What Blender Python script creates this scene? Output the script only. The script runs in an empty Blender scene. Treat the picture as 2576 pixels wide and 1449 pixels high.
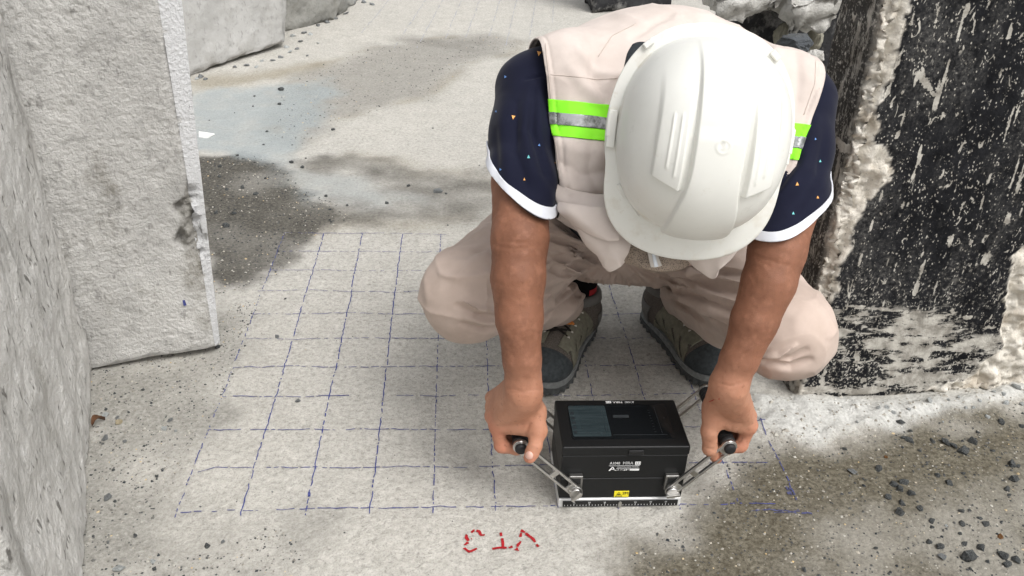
import bpy, bmesh, math, random
import numpy as np
from mathutils import Vector, Matrix
random.seed(7); rng = np.random.default_rng(7)
SC = bpy.context.scene
COL = SC.collection

# ------------------------------------------------------------------ camera, sky, sun, exposure
CAM_EUL = (math.radians(60.643), math.radians(-2.248), math.radians(-3.424))
CAM_LOC = np.array([-0.2763, -1.0485, 0.9973])
FPX = 2194.74                                   # focal length in pixels of a 2576 px wide picture
cd = bpy.data.cameras.new('camera'); cam = bpy.data.objects.new('camera', cd); COL.objects.link(cam)
cam.location = CAM_LOC; cam.rotation_euler = CAM_EUL
cd.sensor_width = 36; cd.lens = FPX / 2576 * 36; cd.clip_start = .02; cd.clip_end = 400
SC.camera = cam
SUN_EL, SUN_AZ = math.radians(58), math.radians(140)      # azimuth from +Y towards +X
w = bpy.data.worlds.new('World'); SC.world = w; w.use_nodes = True
nt = w.node_tree; nt.nodes.clear()
sky = nt.nodes.new('ShaderNodeTexSky'); sky.sky_type = 'NISHITA'; sky.sun_disc = False
sky.sun_elevation = SUN_EL; sky.sun_rotation = SUN_AZ; sky.dust_density = 6; sky.air_density = 1.0; sky.ozone_density = 1
hs = nt.nodes.new('ShaderNodeHueSaturation'); hs.inputs['Saturation'].default_value = .12
bg = nt.nodes.new('ShaderNodeBackground'); bg.inputs['Strength'].default_value = .15
wo = nt.nodes.new('ShaderNodeOutputWorld')
nt.links.new(sky.outputs[0], hs.inputs['Color']); nt.links.new(hs.outputs[0], bg.inputs[0]); nt.links.new(bg.outputs[0], wo.inputs[0])
sd = bpy.data.lights.new('sun', 'SUN'); sun = bpy.data.objects.new('sun', sd); COL.objects.link(sun)
sd.energy = .85; sd.angle = math.radians(26); sd.color = (1, .975, .94)
sdir = Vector((math.sin(SUN_AZ) * math.cos(SUN_EL), math.cos(SUN_AZ) * math.cos(SUN_EL), math.sin(SUN_EL)))
sun.rotation_euler = (-sdir).to_track_quat('-Z', 'Y').to_euler()
SC.view_settings.view_transform = 'Standard'; SC.view_settings.look = 'None'
SC.view_settings.gamma = 1; SC.view_settings.use_curve_mapping = False
SC.view_settings.exposure = 0.4

# ------------------------------------------------------------------ pixel <-> place
def _rot(rx, ry, rz):
    cx, sx, cy, sy, cz, sz = math.cos(rx), math.sin(rx), math.cos(ry), math.sin(ry), math.cos(rz), math.sin(rz)
    return np.array([[cz, -sz, 0], [sz, cz, 0], [0, 0, 1.]]) @ np.array([[cy, 0, sy], [0, 1., 0], [-sy, 0, cy]]) @ np.array([[1., 0, 0], [0, cx, -sx], [0, sx, cx]])
RC = _rot(*CAM_EUL)
def ray(x, y): return RC @ np.array([(x - 1288) / FPX, (724.5 - y) / FPX, -1.])
def pz(x, y, z=0.): d = ray(x, y); return CAM_LOC + d * ((z - CAM_LOC[2]) / d[2])
def pY(x, y, Y): d = ray(x, y); return CAM_LOC + d * ((Y - CAM_LOC[1]) / d[1])
def pd(x, y, dep): return CAM_LOC + ray(x, y) * dep
def plane_hit(x, y, p, n):
    d = ray(x, y); return CAM_LOC + d * (np.dot(np.asarray(p) - CAM_LOC, n) / np.dot(d, n))
def to_px(X):
    v = (np.asarray(X) - CAM_LOC) @ RC
    return np.stack([1288 - FPX * v[:, 0] / v[:, 2], 724.5 + FPX * v[:, 1] / v[:, 2]], 1)
def unit(v): v = np.asarray(v, float); return v / np.linalg.norm(v)

# ------------------------------------------------------------------ numpy noise
def _hash(ix, iy, iz, s):
    h = (ix.astype(np.int64) * 374761393 + iy.astype(np.int64) * 668265263 + iz.astype(np.int64) * 1274126177 + s * 362437) & 0xFFFFFFFF
    h = ((h ^ (h >> 13)) * 1274126177) & 0xFFFFFFFF
    h = ((h ^ (h >> 16)) * 2246822519) & 0xFFFFFFFF
    return ((h ^ (h >> 15)) & 0xFFFFFF) / 8388607.5 - 1
def vnoise(P, s=0):
    P = np.asarray(P, float); i = np.floor(P); f = P - i; u = f * f * (3 - 2 * f); i = i.astype(np.int64)
    r = 0
    for dx in (0, 1):
        wx = u[:, 0] if dx else 1 - u[:, 0]
        for dy in (0, 1):
            wy = u[:, 1] if dy else 1 - u[:, 1]
            for dz in (0, 1):
                wz = u[:, 2] if dz else 1 - u[:, 2]
                r = r + wx * wy * wz * _hash(i[:, 0] + dx, i[:, 1] + dy, i[:, 2] + dz, s)
    return r
def fbm(P, scale, octv=3, s=0, rough=.5):
    P = np.asarray(P, float) * scale; r = 0; a = 1
    for o in range(octv):
        r = r + a * vnoise(P + 17.3 * o, s + o); P = P * 2.03; a *= rough
    return r
def sstep(a, b, x): t = np.clip((x - a) / (b - a), 0, 1); return t * t * (3 - 2 * t)
def sd_poly(Q, poly):                                  # signed distance, negative inside
    Q = np.asarray(Q, float); poly = np.asarray(poly, float); n = len(poly)
    d = np.full(len(Q), 1e9); ins = np.zeros(len(Q), bool)
    for i in range(n):
        a, b = poly[i], poly[(i + 1) % n]; ab = b - a
        t = np.clip(((Q - a) @ ab) / max(ab @ ab, 1e-12), 0, 1)
        d = np.minimum(d, np.linalg.norm(Q - a - t[:, None] * ab, axis=1))
        c = (a[1] > Q[:, 1]) != (b[1] > Q[:, 1])
        xx = (b[0] - a[0]) * (Q[:, 1] - a[1]) / (b[1] - a[1] if abs(b[1] - a[1]) > 1e-12 else 1e-12) + a[0]
        ins ^= c & (Q[:, 0] < xx)
    return np.where(ins, -d, d)
def d_line(Q, pts):
    Q = np.asarray(Q, float); d = np.full(len(Q), 1e9); tt = np.zeros(len(Q)); pts = np.asarray(pts, float)
    for i in range(len(pts) - 1):
        a, b = pts[i], pts[i + 1]; ab = b - a; t = np.clip(((Q - a) @ ab) / (ab @ ab), 0, 1)
        e = np.linalg.norm(Q - a - t[:, None] * ab, axis=1); m = e < d
        d = np.where(m, e, d); tt = np.where(m, (i + t) / (len(pts) - 1), tt)
    return d, tt

# ------------------------------------------------------------------ node materials
class M:
    def __init__(s, name, rough=.8, spec=.3):
        s.m = bpy.data.materials.new(name); s.m.use_nodes = True; s.t = s.m.node_tree; s.t.nodes.clear()
        s.o = s.t.nodes.new('ShaderNodeOutputMaterial'); s.b = s.t.nodes.new('ShaderNodeBsdfPrincipled')
        s.t.links.new(s.b.outputs[0], s.o.inputs[0]); s.set('Roughness', rough); s.set('Specular IOR Level', spec)
        s.tc = s.t.nodes.new('ShaderNodeTexCoord')
    def _in(s, sock, v):
        if isinstance(v, bpy.types.NodeSocket): s.t.links.new(v, sock)
        elif isinstance(v, (tuple, list)) and len(v) == 3 and sock.type == 'RGBA': sock.default_value = (*v, 1)
        else: sock.default_value = v
    def set(s, k, v): s._in(s.b.inputs[k], v); return s
    @property
    def obj(s): return s.tc.outputs['Object']
    def mapv(s, sc=(1, 1, 1), rot=(0, 0, 0), vec=None):
        n = s.t.nodes.new('ShaderNodeMapping'); s._in(n.inputs[0], vec or s.obj); n.inputs['Scale'].default_value = sc; n.inputs['Rotation'].default_value = rot
        return n.outputs[0]
    def noise(s, scale, detail=4, rough=.55, vec=None, dist=0):
        n = s.t.nodes.new('ShaderNodeTexNoise'); s._in(n.inputs['Vector'], vec or s.obj)
        n.inputs['Scale'].default_value = scale; n.inputs['Detail'].default_value = detail; n.inputs['Roughness'].default_value = rough; n.inputs['Distortion'].default_value = dist
        return n.outputs['Fac']
    def vor(s, scale, vec=None, feature='F1', out='Distance'):
        n = s.t.nodes.new('ShaderNodeTexVoronoi'); n.feature = feature; s._in(n.inputs['Vector'], vec or s.obj); n.inputs['Scale'].default_value = scale
        return n.outputs[out]
    def ramp(s, fac, *st):
        n = s.t.nodes.new('ShaderNodeValToRGB'); s._in(n.inputs[0], fac); e = n.color_ramp.elements
        while len(e) < len(st): e.new(.5)
        for el, (p, c) in zip(e, st):
            el.position = p; el.color = (c, c, c, 1) if isinstance(c, (int, float)) else (*c, 1)
        return n.outputs[0]
    def mix(s, f, a, b, mode='MIX'):
        n = s.t.nodes.new('ShaderNodeMix'); n.data_type = 'RGBA'; n.blend_type = mode
        s._in(n.inputs[0], f); s._in(n.inputs[6], a); s._in(n.inputs[7], b); return n.outputs[2]
    def math(s, op, a, b=0., c=0., clamp=False):
        n = s.t.nodes.new('ShaderNodeMath'); n.operation = op; n.use_clamp = clamp
        s._in(n.inputs[0], a); s._in(n.inputs[1], b); s._in(n.inputs[2], c); return n.outputs[0]
    def attr(s, name):
        n = s.t.nodes.new('ShaderNodeAttribute'); n.attribute_name = name; return n.outputs['Fac']
    def bump(s, h, strength=.5, dist=.01, nrm=None):
        n = s.t.nodes.new('ShaderNodeBump'); s._in(n.inputs['Height'], h); n.inputs['Strength'].default_value = strength; n.inputs['Distance'].default_value = dist
        if nrm: s._in(n.inputs['Normal'], nrm)
        s.t.links.new(n.outputs[0], s.b.inputs['Normal']); return n.outputs[0]
def plain(name, col, rough=.6, spec=.4, metal=0., var=.12, nscale=60, bump=.0):
    m = M(name, rough, spec); n = m.noise(nscale, 5)
    m.set('Base Color', m.mix(m.ramp(n, (.3, 0.), (.7, 1.)), tuple(c * (1 - var) for c in col), tuple(min(1, c * (1 + var)) for c in col)))
    m.set('Metallic', metal)
    if bump: m.bump(m.noise(nscale * 6, 4), bump, .002)
    return m.m

# ------------------------------------------------------------------ objects
def tag(o, label=None, cat=None, group=None, kind=None):
    for k, v in (('label', label), ('category', cat), ('group', group), ('kind', kind)):
        if v: o[k] = v
    return o
def empty(name, loc=(0, 0, 0)):
    o = bpy.data.objects.new(name, None); COL.objects.link(o); o.location = loc; o.empty_display_size = .05; return o
def link(name, me, mat=None, parent=None, smooth=True):
    o = bpy.data.objects.new(name, me); COL.objects.link(o)
    if mat and not me.materials: me.materials.append(mat)
    if smooth: me.polygons.foreach_set('use_smooth', np.ones(len(me.polygons), bool))
    if parent:
        o.parent = parent
        loc = Vector((0, 0, 0)); q = parent
        while q: loc += q.location; q = q.parent
        o.location = -loc                       # meshes are written in world coordinates
    return o
def mesh(name, V, F, mat=None, parent=None, smooth=True):
    me = bpy.data.meshes.new(name); me.from_pydata(np.asarray(V, float).tolist(), [], [tuple(int(i) for i in f) for f in F]); me.update()
    return link(name, me, mat, parent, smooth)
def quads_mesh(name, V, Q):
    me = bpy.data.meshes.new(name); me.vertices.add(len(V)); me.vertices.foreach_set('co', np.asarray(V, np.float32).ravel())
    n = len(Q); k = Q.shape[1]
    me.loops.add(n * k); me.loops.foreach_set('vertex_index', Q.astype(np.int32).ravel())
    me.polygons.add(n); me.polygons.foreach_set('loop_start', np.arange(0, n * k, k, dtype=np.int32))
    me.update(calc_edges=True); me.validate(); return me
def fattr(me, name, a):
    t = me.attributes.new(name, 'FLOAT', 'POINT'); t.data.foreach_set('value', np.asarray(a, np.float32))
def bm_obj(name, bm, mat, parent=None, smooth=False, bevel=0., seg=2, recalc=True):
    if recalc: bmesh.ops.recalc_face_normals(bm, faces=bm.faces)
    me = bpy.data.meshes.new(name); bm.to_mesh(me); bm.free()
    o = link(name, me, mat, parent, smooth)
    if bevel:
        b = o.modifiers.new('bevel', 'BEVEL'); b.width = bevel; b.segments = seg; b.limit_method = 'ANGLE'; b.angle_limit = math.radians(35)
        if smooth is False: me.polygons.foreach_set('use_smooth', np.ones(len(me.polygons), bool)); b.harden_normals = True
    return o
def bx(bm, lo, hi, rot=None, org=None):
    lo, hi = np.asarray(lo, float), np.asarray(hi, float); vs = []
    for x in (lo[0], hi[0]):
        for y in (lo[1], hi[1]):
            for z in (lo[2], hi[2]):
                p = np.array([x, y, z])
                if rot is not None: p = np.asarray(org) + rot @ p
                vs.append(bm.verts.new(p))
    for f in ((0, 1, 3, 2), (4, 6, 7, 5), (0, 4, 5, 1), (2, 3, 7, 6), (0, 2, 6, 4), (1, 5, 7, 3)): bm.faces.new([vs[i] for i in f])
def cyl(bm, a, b, ra, rb=None, n=24, cap=True, rings=None):
    a, b = np.asarray(a, float), np.asarray(b, float); rb = ra if rb is None else rb
    d = unit(b - a); u = unit(np.cross(d, [0, 0, 1] if abs(d[2]) < .9 else [1, 0, 0])); v = np.cross(d, u)
    prof = rings or [(0, ra), (1, rb)]; R = []
    for t, r in prof:
        c = a + (b - a) * t; R.append([bm.verts.new(c + r * (math.cos(2 * math.pi * i / n) * u + math.sin(2 * math.pi * i / n) * v)) for i in range(n)])
    for A, B in zip(R, R[1:]):
        for i in range(n): bm.faces.new((A[i], A[(i + 1) % n], B[(i + 1) % n], B[i]))
    if cap: bm.faces.new(R[0][::-1]); bm.faces.new(R[-1])
def tube(pts, r, n=10):
    pts = [np.asarray(p, float) for p in pts]; V = []; F = []; rr = r if isinstance(r, (list, tuple)) else [r] * len(pts)
    up = None
    for i, p in enumerate(pts):
        d = unit(pts[min(i + 1, len(pts) - 1)] - pts[max(i - 1, 0)])
        if up is None: up = unit(np.cross(d, [0.3, .2, 1] if abs(d[2]) < .9 else [1, 0, 0]))
        up = unit(up - d * (up @ d)); s = np.cross(d, up)
        V += [p + rr[i] * (math.cos(2 * math.pi * k / n) * up + math.sin(2 * math.pi * k / n) * s) for k in range(n)]
    for i in range(len(pts) - 1):
        for k in range(n): F.append((i * n + k, i * n + (k + 1) % n, (i + 1) * n + (k + 1) % n, (i + 1) * n + k))
    F.append(tuple(range(n))[::-1]); F.append(tuple(range((len(pts) - 1) * n, len(pts) * n)))
    return V, F
def text_mesh(txt, size, spacing=1.0):
    cu = bpy.data.curves.new('t', 'FONT'); cu.body = txt; cu.size = size; cu.align_x = 'CENTER'; cu.align_y = 'CENTER'; cu.resolution_u = 2; cu.space_character = spacing
    o = bpy.data.objects.new('t', cu); COL.objects.link(o); bpy.context.view_layer.update()
    me = bpy.data.meshes.new_from_object(o.evaluated_get(bpy.context.evaluated_depsgraph_get()))
    bpy.data.objects.remove(o); return me
def put_text(name, txt, size, org, ex, ey, mat, parent, sx=1.0, bold=0.):
    me = text_mesh(txt, size); V = np.zeros(len(me.vertices) * 3); me.vertices.foreach_get('co', V); V = V.reshape(-1, 3)
    W = np.asarray(org) + V[:, :1] * sx * np.asarray(ex) + V[:, 1:2] * np.asarray(ey); me.vertices.foreach_set('co', W.ravel()); me.materials.clear(); me.update()
    return link(name, me, mat, parent, smooth=False)

# ------------------------------------------------------------------ implicit surfaces
class Field:
    def __init__(s, xs, ys, zs):
        s.x, s.y, s.z = [np.asarray(a, np.float32) for a in (xs, ys, zs)]
        s.F = np.full((len(xs), len(ys), len(zs)), .2, np.float32)
    def _box(s, lo, hi):
        sl = []
        for a, l, h in zip((s.x, s.y, s.z), lo, hi): sl.append(slice(max(0, np.searchsorted(a, l) - 1), min(len(a), np.searchsorted(a, h) + 1)))
        return tuple(sl)
    def _comb(s, sl, d, k, sub):
        A = s.F[sl]
        if sub: s.F[sl] = np.maximum(A, -d); return
        if k > 0:
            h = np.maximum(k - np.abs(A - d), 0) / k; s.F[sl] = np.minimum(A, d) - h * h * k * .25
        else: s.F[sl] = np.minimum(A, d)
    def cone(s, a, b, ra, rb, k=.01, flat=None, sub=False):
        a, b = np.asarray(a, float), np.asarray(b, float); r = max(ra, rb); st = max(flat[1], 1) if flat else 1; m = r * st + k + .02
        sl = s._box(np.minimum(a, b) - m, np.maximum(a, b) + m)
        X = (s.x[sl[0]] - a[0])[:, None, None]; Y = (s.y[sl[1]] - a[1])[None, :, None]; Z = (s.z[sl[2]] - a[2])[None, None, :]
        ab = b - a; L = max(ab @ ab, 1e-9); t = np.clip((X * ab[0] + Y * ab[1] + Z * ab[2]) / L, 0, 1)
        dx, dy, dz = X - t * ab[0], Y - t * ab[1], Z - t * ab[2]
        if flat:
            n, f = unit(flat[0]), flat[1]; c = (dx * n[0] + dy * n[1] + dz * n[2]) * (1 / f - 1)
            dx, dy, dz = dx + c * n[0], dy + c * n[1], dz + c * n[2]
        s._comb(sl, (np.sqrt(dx * dx + dy * dy + dz * dz) - (ra + (rb - ra) * t)).astype(np.float32), k, sub)
    def ell(s, c, r, R=None, k=.01, sub=False):
        c = np.asarray(c, float); m = max(r) + k + .02; sl = s._box(c - m, c + m); R = np.eye(3) if R is None else R
        X = (s.x[sl[0]] - c[0])[:, None, None]; Y = (s.y[sl[1]] - c[1])[None, :, None]; Z = (s.z[sl[2]] - c[2])[None, None, :]
        q = [X * R[0, i] + Y * R[1, i] + Z * R[2, i] for i in range(3)]
        k0 = np.sqrt(sum((q[i] / r[i]) ** 2 for i in range(3))); k1 = np.sqrt(sum((q[i] / r[i] ** 2) ** 2 for i in range(3)))
        s._comb(sl, (k0 * (k0 - 1) / np.maximum(k1, 1e-6)).astype(np.float32), k, sub)
    def chain(s, pts, rs, k=.01, flat=None):
        for i in range(len(pts) - 1): s.cone(pts[i], pts[i + 1], rs[i], rs[i + 1], k, flat)
    def mesh(s):
        F = s.F; I = F < 0
        n = [a - 1 for a in F.shape]; cnt = np.zeros(n, np.int8)
        cor = [(a, b, c) for a in (0, 1) for b in (0, 1) for c in (0, 1)]
        for a, b, c in cor: cnt += I[a:n[0] + a, b:n[1] + b, c:n[2] + c]
        ci = np.nonzero((cnt > 0) & (cnt < 8)); del cnt
        idx = np.full(n, -1, np.int32); idx[ci] = np.arange(len(ci[0])); i, j, k = ci
        val = {c: F[i + c[0], j + c[1], k + c[2]] for c in cor}
        P = {c: np.stack([s.x[i + c[0]], s.y[j + c[1]], s.z[k + c[2]]], 1) for c in cor}
        acc = np.zeros((len(i), 3)); num = np.zeros(len(i))
        for A in cor:
            for ax in range(3):
                if A[ax]: continue
                B = list(A); B[ax] = 1; B = tuple(B); va, vb = val[A], val[B]; m = (va < 0) != (vb < 0)
                t = np.where(m, va / np.where(m, va - vb, 1), 0)
                acc += np.where(m[:, None], P[A] + t[:, None] * (P[B] - P[A]), 0); num += m
        V = acc / num[:, None]; Q = []
        for ax in range(3):
            o1, o2 = [(1, 2), (2, 0), (0, 1)][ax]
            sl0 = [slice(1, -1)] * 3; sl1 = [slice(1, -1)] * 3; sl0[ax] = slice(0, -1); sl1[ax] = slice(1, None)
            a, b = I[tuple(sl0)], I[tuple(sl1)]
            for flip in (0, 1):
                e = np.nonzero(a & ~b if not flip else ~a & b); e = [x + (0 if q == ax else 1) for q, x in enumerate(e)]
                def cell(d1, d2):
                    c = list(e); c[o1] = c[o1] + d1; c[o2] = c[o2] + d2; return idx[tuple(c)]
                q = np.stack([cell(-1, -1), cell(0, -1), cell(0, 0), cell(-1, 0)], 1)
                Q.append(q[:, ::-1] if flip else q)
        Q = np.concatenate(Q); Q = Q[(Q >= 0).all(1)]
        return V, Q
def relax(V, Q, it=2, lam=.5):
    E = np.concatenate([Q[:, [0, 1]], Q[:, [1, 2]], Q[:, [2, 3]], Q[:, [3, 0]]]); E = np.concatenate([E, E[:, ::-1]])
    c = np.bincount(E[:, 0], minlength=len(V))[:, None]
    for _ in range(it):
        S = np.stack([np.bincount(E[:, 0], V[E[:, 1], d], minlength=len(V)) for d in range(3)], 1)
        V = V + lam * (S / np.maximum(c, 1) - V)
    return V
def normals(V, Q):
    fn = np.cross(V[Q[:, 2]] - V[Q[:, 0]], V[Q[:, 3]] - V[Q[:, 1]]); N = np.zeros_like(V)
    for c in range(4):
        for d in range(3): N[:, d] += np.bincount(Q[:, c], fn[:, d], minlength=len(V))
    return N / np.maximum(np.linalg.norm(N, axis=1), 1e-12)[:, None]
def facing(V, N):
    v = CAM_LOC - V; v /= np.linalg.norm(v, axis=1)[:, None]; return (v * N).sum(1)
def creases(V, Q, items):
    """folds in cloth or skin: items = (pixel polyline, half width px, height m); negative = groove; lifted off the side the camera sees"""
    N = normals(V, Q); f = sstep(.0, .35, facing(V, N)); px = to_px(V); D = np.zeros(len(V))
    lo, hi = None, None
    for pts, wd, amp in items:
        P = np.asarray(pts, float); m = (px > P.min(0) - 4 * wd).all(1) & (px < P.max(0) + 4 * wd).all(1) & (f > 0)
        ii = np.nonzero(m)[0]
        if not len(ii): continue
        d, t = d_line(px[ii], P); D[ii] += amp * np.exp(-(d / wd) ** 2) * np.sin(np.pi * np.clip(.08 + .84 * t, 0, 1)) ** .6
    return V + N * (D * f)[:, None]
def cut(me, p, n, keep_positive=True):
    bm = bmesh.new(); bm.from_mesh(me); n = Vector(n) if keep_positive else -Vector(n)
    bmesh.ops.bisect_plane(bm, geom=bm.verts[:] + bm.edges[:] + bm.faces[:], plane_co=Vector(p), plane_no=n, clear_inner=True)
    m2 = bpy.data.meshes.new(me.name); bm.to_mesh(m2); bm.free(); return m2
def shell(name, me, mat, parent, off, thick):
    """patch of cloth lifted off a surface and given thickness"""
    bm = bmesh.new(); bm.from_mesh(me); bm.normal_update()
    for v, c in [(v, v.co + v.normal * off) for v in bm.verts]: v.co = c
    me2 = bpy.data.meshes.new(name); bm.to_mesh(me2); bm.free(); me2.materials.clear()
    o = link(name, me2, mat, parent)
    s = o.modifiers.new('solid', 'SOLIDIFY'); s.thickness = thick; s.offset = 1
    return o

# ================================================================== THE SETTING
# ------------------------------------------------------------------ ground sheet
def axis(segs):
    out = [segs[0][0]]
    for a, b, s0, s1 in segs:
        x = a
        while x < b - 1e-9:
            t = (x - a) / (b - a); x = min(b, x + s0 + (s1 - s0) * t); out.append(x)
    return np.array(out)
GX = axis([(-60, -4, 6, .4), (-4, -1.2, .12, .012), (-1.2, 1.2, .0062, .0062), (1.2, 4, .012, .12), (4, 60, .4, 6)])
GY = axis([(-30, -2, 4, .2), (-2, -.3, .1, .01), (-.3, 1.2, .0062, .0062), (1.2, 5, .0065, .022), (5, 90, .05, 8)])
gp = lambda L: [pz(x, y)[:2] for x, y in L]
POLY = {
 'wet': gp([(480, 398), (600, 388), (660, 405), (720, 432), (742, 470), (790, 495), (850, 520), (880, 545), (820, 572), (770, 600), (730, 640), (700, 682), (660, 702), (600, 722), (540, 738), (480, 600)]),
 'wet2': gp([(700, 415), (760, 412), (880, 388), (1000, 402), (1060, 430), (1225, 432), (1300, 500), (1240, 545), (1180, 560), (1050, 574), (950, 570), (860, 568), (800, 590), (700, 560)]),
 'sheen': gp([(730, 425), (820, 440), (930, 462), (1010, 490), (960, 520), (860, 505), (780, 480)]),  # patch of sky sheen, coloured in through the water mask
 'water': gp([(450, 240), (700, 208), (830, 198), (850, 245), (800, 300), (735, 350), (712, 402), (640, 400), (560, 385), (470, 385)]),
 'damp': gp([(780, 178), (940, 120), (1100, 95), (1230, 90), (1310, 108), (1290, 135), (1180, 160), (1130, 200), (1080, 240), (980, 266), (860, 300), (800, 335), (740, 372), (690, 350), (720, 225)]),
 'core': gp([(1020, 100), (1140, 92), (1240, 93), (1290, 112), (1240, 125), (1160, 132), (1080, 128)]),
 'brown': gp([(470, 205), (560, 192), (640, 180), (760, 158), (850, 150), (800, 175), (700, 200), (600, 214), (470, 240)]),
 'wetr': gp([(1730, 1290), (1760, 1245), (1830, 1185), (1900, 1135), (1960, 1112), (2080, 1122), (2180, 1090), (2300, 1064), (2420, 1046), (2600, 1010), (2900, 1000), (2900, 1560), (1580, 1560), (1560, 1449), (1620, 1385), (1690, 1330)]),
 'sandr': gp([(2060, 1300), (2300, 1260), (2576, 1200), (2700, 1200), (2700, 1500), (2100, 1500)]),
 'dirt': gp([(240, 905), (520, 872), (600, 760), (640, 760), (585, 930), (540, 1010), (470, 1110), (410, 1240), (340, 1350), (400, 1420), (560, 1400), (700, 1340), (760, 1390), (700, 1520), (150, 1520), (190, 1200)]),
 'dust': gp([(1890, 1000), (1960, 1010), (2300, 1012), (2480, 985), (2620, 940), (2640, 990), (2420, 1044), (2290, 1062), (2180, 1086), (2085, 1116), (1960, 1106), (1880, 1075)]),
}
XX, YY = np.meshgrid(GX, GY, indexing='ij'); GP = np.stack([XX.ravel(), YY.ravel(), np.zeros(XX.size)], 1)
near = (np.abs(GP[:, 0]) < 4.2) & (GP[:, 1] > -1) & (GP[:, 1] < 6)
def region(name, P, soft, jag, freq=18, s=0):
    q = P[:, :2]; d = sd_poly(q, POLY[name]) + jag * fbm(P, freq, 4, s)
    return 1 - sstep(-soft, soft, d)
def ground_h(P):
    P = np.asarray(P, float); P = np.stack([P[:, 0], P[:, 1], 0 * P[:, 0]], 1)
    h = .0022 * fbm(P, 7, 2, 3) + .0009 * fbm(P, 45, 2, 5) + .0007 * fbm(P, 110, 1, 9)
    rough = np.zeros(len(P))
    n = (np.abs(P[:, 0]) < 4.2) & (P[:, 1] > -1) & (P[:, 1] < 6); Q = P[n]
    if len(Q):
        r = .8 * region('wet', Q, .05, .03) + .6 * region('wetr', Q, .06, .04) + .45 * region('dirt', Q, .08, .05) + .4 * region('damp', Q, .1, .05)
        rough[n] = r
        du = region('dust', Q, .035, .02); h[n] += du * (.012 + .006 * fbm(Q, 40, 3, 21))
    h = h + rough * (.0026 * np.abs(fbm(P, 60, 3, 31)) - .001)
    return h
H = np.zeros(len(GP)); H[near] = ground_h(GP[near]); GP[:, 2] = H
nx, ny = len(GX), len(GY); ii = (np.arange(nx - 1)[:, None] * ny + np.arange(ny - 1)[None]).ravel()
gme = quads_mesh('ground', GP, np.stack([ii, ii + ny, ii + ny + 1, ii + 1], 1))
NP = GP[near]
def put(name, arr):
    a = np.zeros(len(GP)); a[near] = arr; fattr(gme, name, a)
wet = np.clip(region('wet', NP, .03, .028, 14, 1), 0, 1)
damp = np.maximum(.42 * region('damp', NP, .10, .05, 9, 2), .6 * region('core', NP, .12, .05, 8, 3))
wet2 = .62 * region('wet2', NP, .05, .05, 12, 2) * (.8 + .5 * np.clip(fbm(NP, 12, 3, 9), -1, 1)) * (1 - .75 * region('sheen', NP, .08, .06, 9, 4))
put('wet', np.maximum(np.maximum(wet * (.92 + .25 * np.clip(fbm(NP, 6, 3, 8), -1, 1)), wet2), damp))
put('water', np.maximum(region('water', NP, .05, .05, 9, 4), .55 * region('sheen', NP, .08, .06, 9, 4)) * (1 - .35 * np.clip(fbm(NP, 20, 3, 6), 0, 1)))
put('brown', .9 * region('brown', NP, .07, .04, 9, 5) + .55 * np.exp(-(sd_poly(NP[:, :2], POLY['damp']) / .035) ** 2) * np.clip(.5 + fbm(NP, 6, 2, 12), 0, 1)
    + .6 * np.exp(-((sd_poly(NP[:, :2], POLY['wet2']) + .02) / .05) ** 2) * np.clip(.4 + fbm(NP, 7, 2, 13), 0, 1))
put('wetr', region('wetr', NP, .06, .035, 12, 6) * (1 - .25 * region('sandr', NP, .08, .08, 9, 7)))
put('sandr', region('sandr', NP, .07, .09, 9, 7))
put('dirt', np.clip(region('dirt', NP, .07, .08, 9, 8) * (.7 + .5 * fbm(NP, 9, 3, 18)), 0, 1))
put('dust', region('dust', NP, .022, .02, 16, 9))

m = M('ground_concrete', .9, .25)
big = m.noise(2.3, 6, .6); mid = m.noise(16, 8, .62); fine = m.noise(120, 6, .7); grain = m.noise(420, 3, .6)
base = m.mix(m.ramp(mid, (.30, 0.), (.70, 1.)), (.435, .415, .372), (.585, .562, .512))
base = m.mix(m.math('MULTIPLY', m.ramp(big, (.42, 0.), (.68, 1.)), .4), base, (.44, .43, .395))
base = m.mix(m.math('MULTIPLY', m.ramp(fine, (.32, 1.), (.48, 0.)), .8), base, (.22, .21, .19))
base = m.mix(m.math('MULTIPLY', m.ramp(grain, (.36, 1.), (.44, 0.)), .65), base, (.20, .19, .17))
base = m.mix(m.math('MULTIPLY', m.ramp(fine, (.60, 0.), (.72, 1.)), .6), base, (.74, .735, .70))
pat = m.noise(125, 7, .78); pat2 = m.noise(30, 5, .65)
base = m.mix(.34, base, m.mix(m.ramp(m.noise(88, 8, .8), (.40, 0.), (.60, 1.)), (.25, .242, .215), (.62, .60, .56)))
dirt_c = m.mix(m.ramp(pat, (.35, 0.), (.66, 1.)), (.155, .147, .128), (.40, .39, .355))
base = m.mix(m.math('MULTIPLY', m.attr('dirt'), .85), base, dirt_c)
base = m.mix(m.math('MULTIPLY', m.attr('brown'), .7), base, m.mix(m.ramp(pat, (.35, 0.), (.65, 1.)), (.15, .125, .08), (.36, .32, .235)))
wet_c = m.mix(m.ramp(pat, (.38, 0.), (.66, 1.)), (.036, .033, .028), (.17, .158, .133))
base = m.mix(m.math('MULTIPLY', m.attr('wet'), 1.0, clamp=True), base, wet_c)
wr_c = m.mix(m.ramp(pat, (.38, 0.), (.62, 1.)), (.052, .044, .029), (.225, .205, .158)); wr_c = m.mix(m.math('MULTIPLY', m.ramp(pat2, (.40, 1.), (.6, 0.)), .45), wr_c, (.095, .082, .057))
wr_c = m.mix(m.math('MULTIPLY', m.attr('sandr'), .5), wr_c, m.mix(m.ramp(pat, (.3, 0.), (.6, 1.)), (.15, .14, .112), (.30, .285, .245)))
base = m.mix(m.attr('wetr'), base, wr_c)
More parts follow.
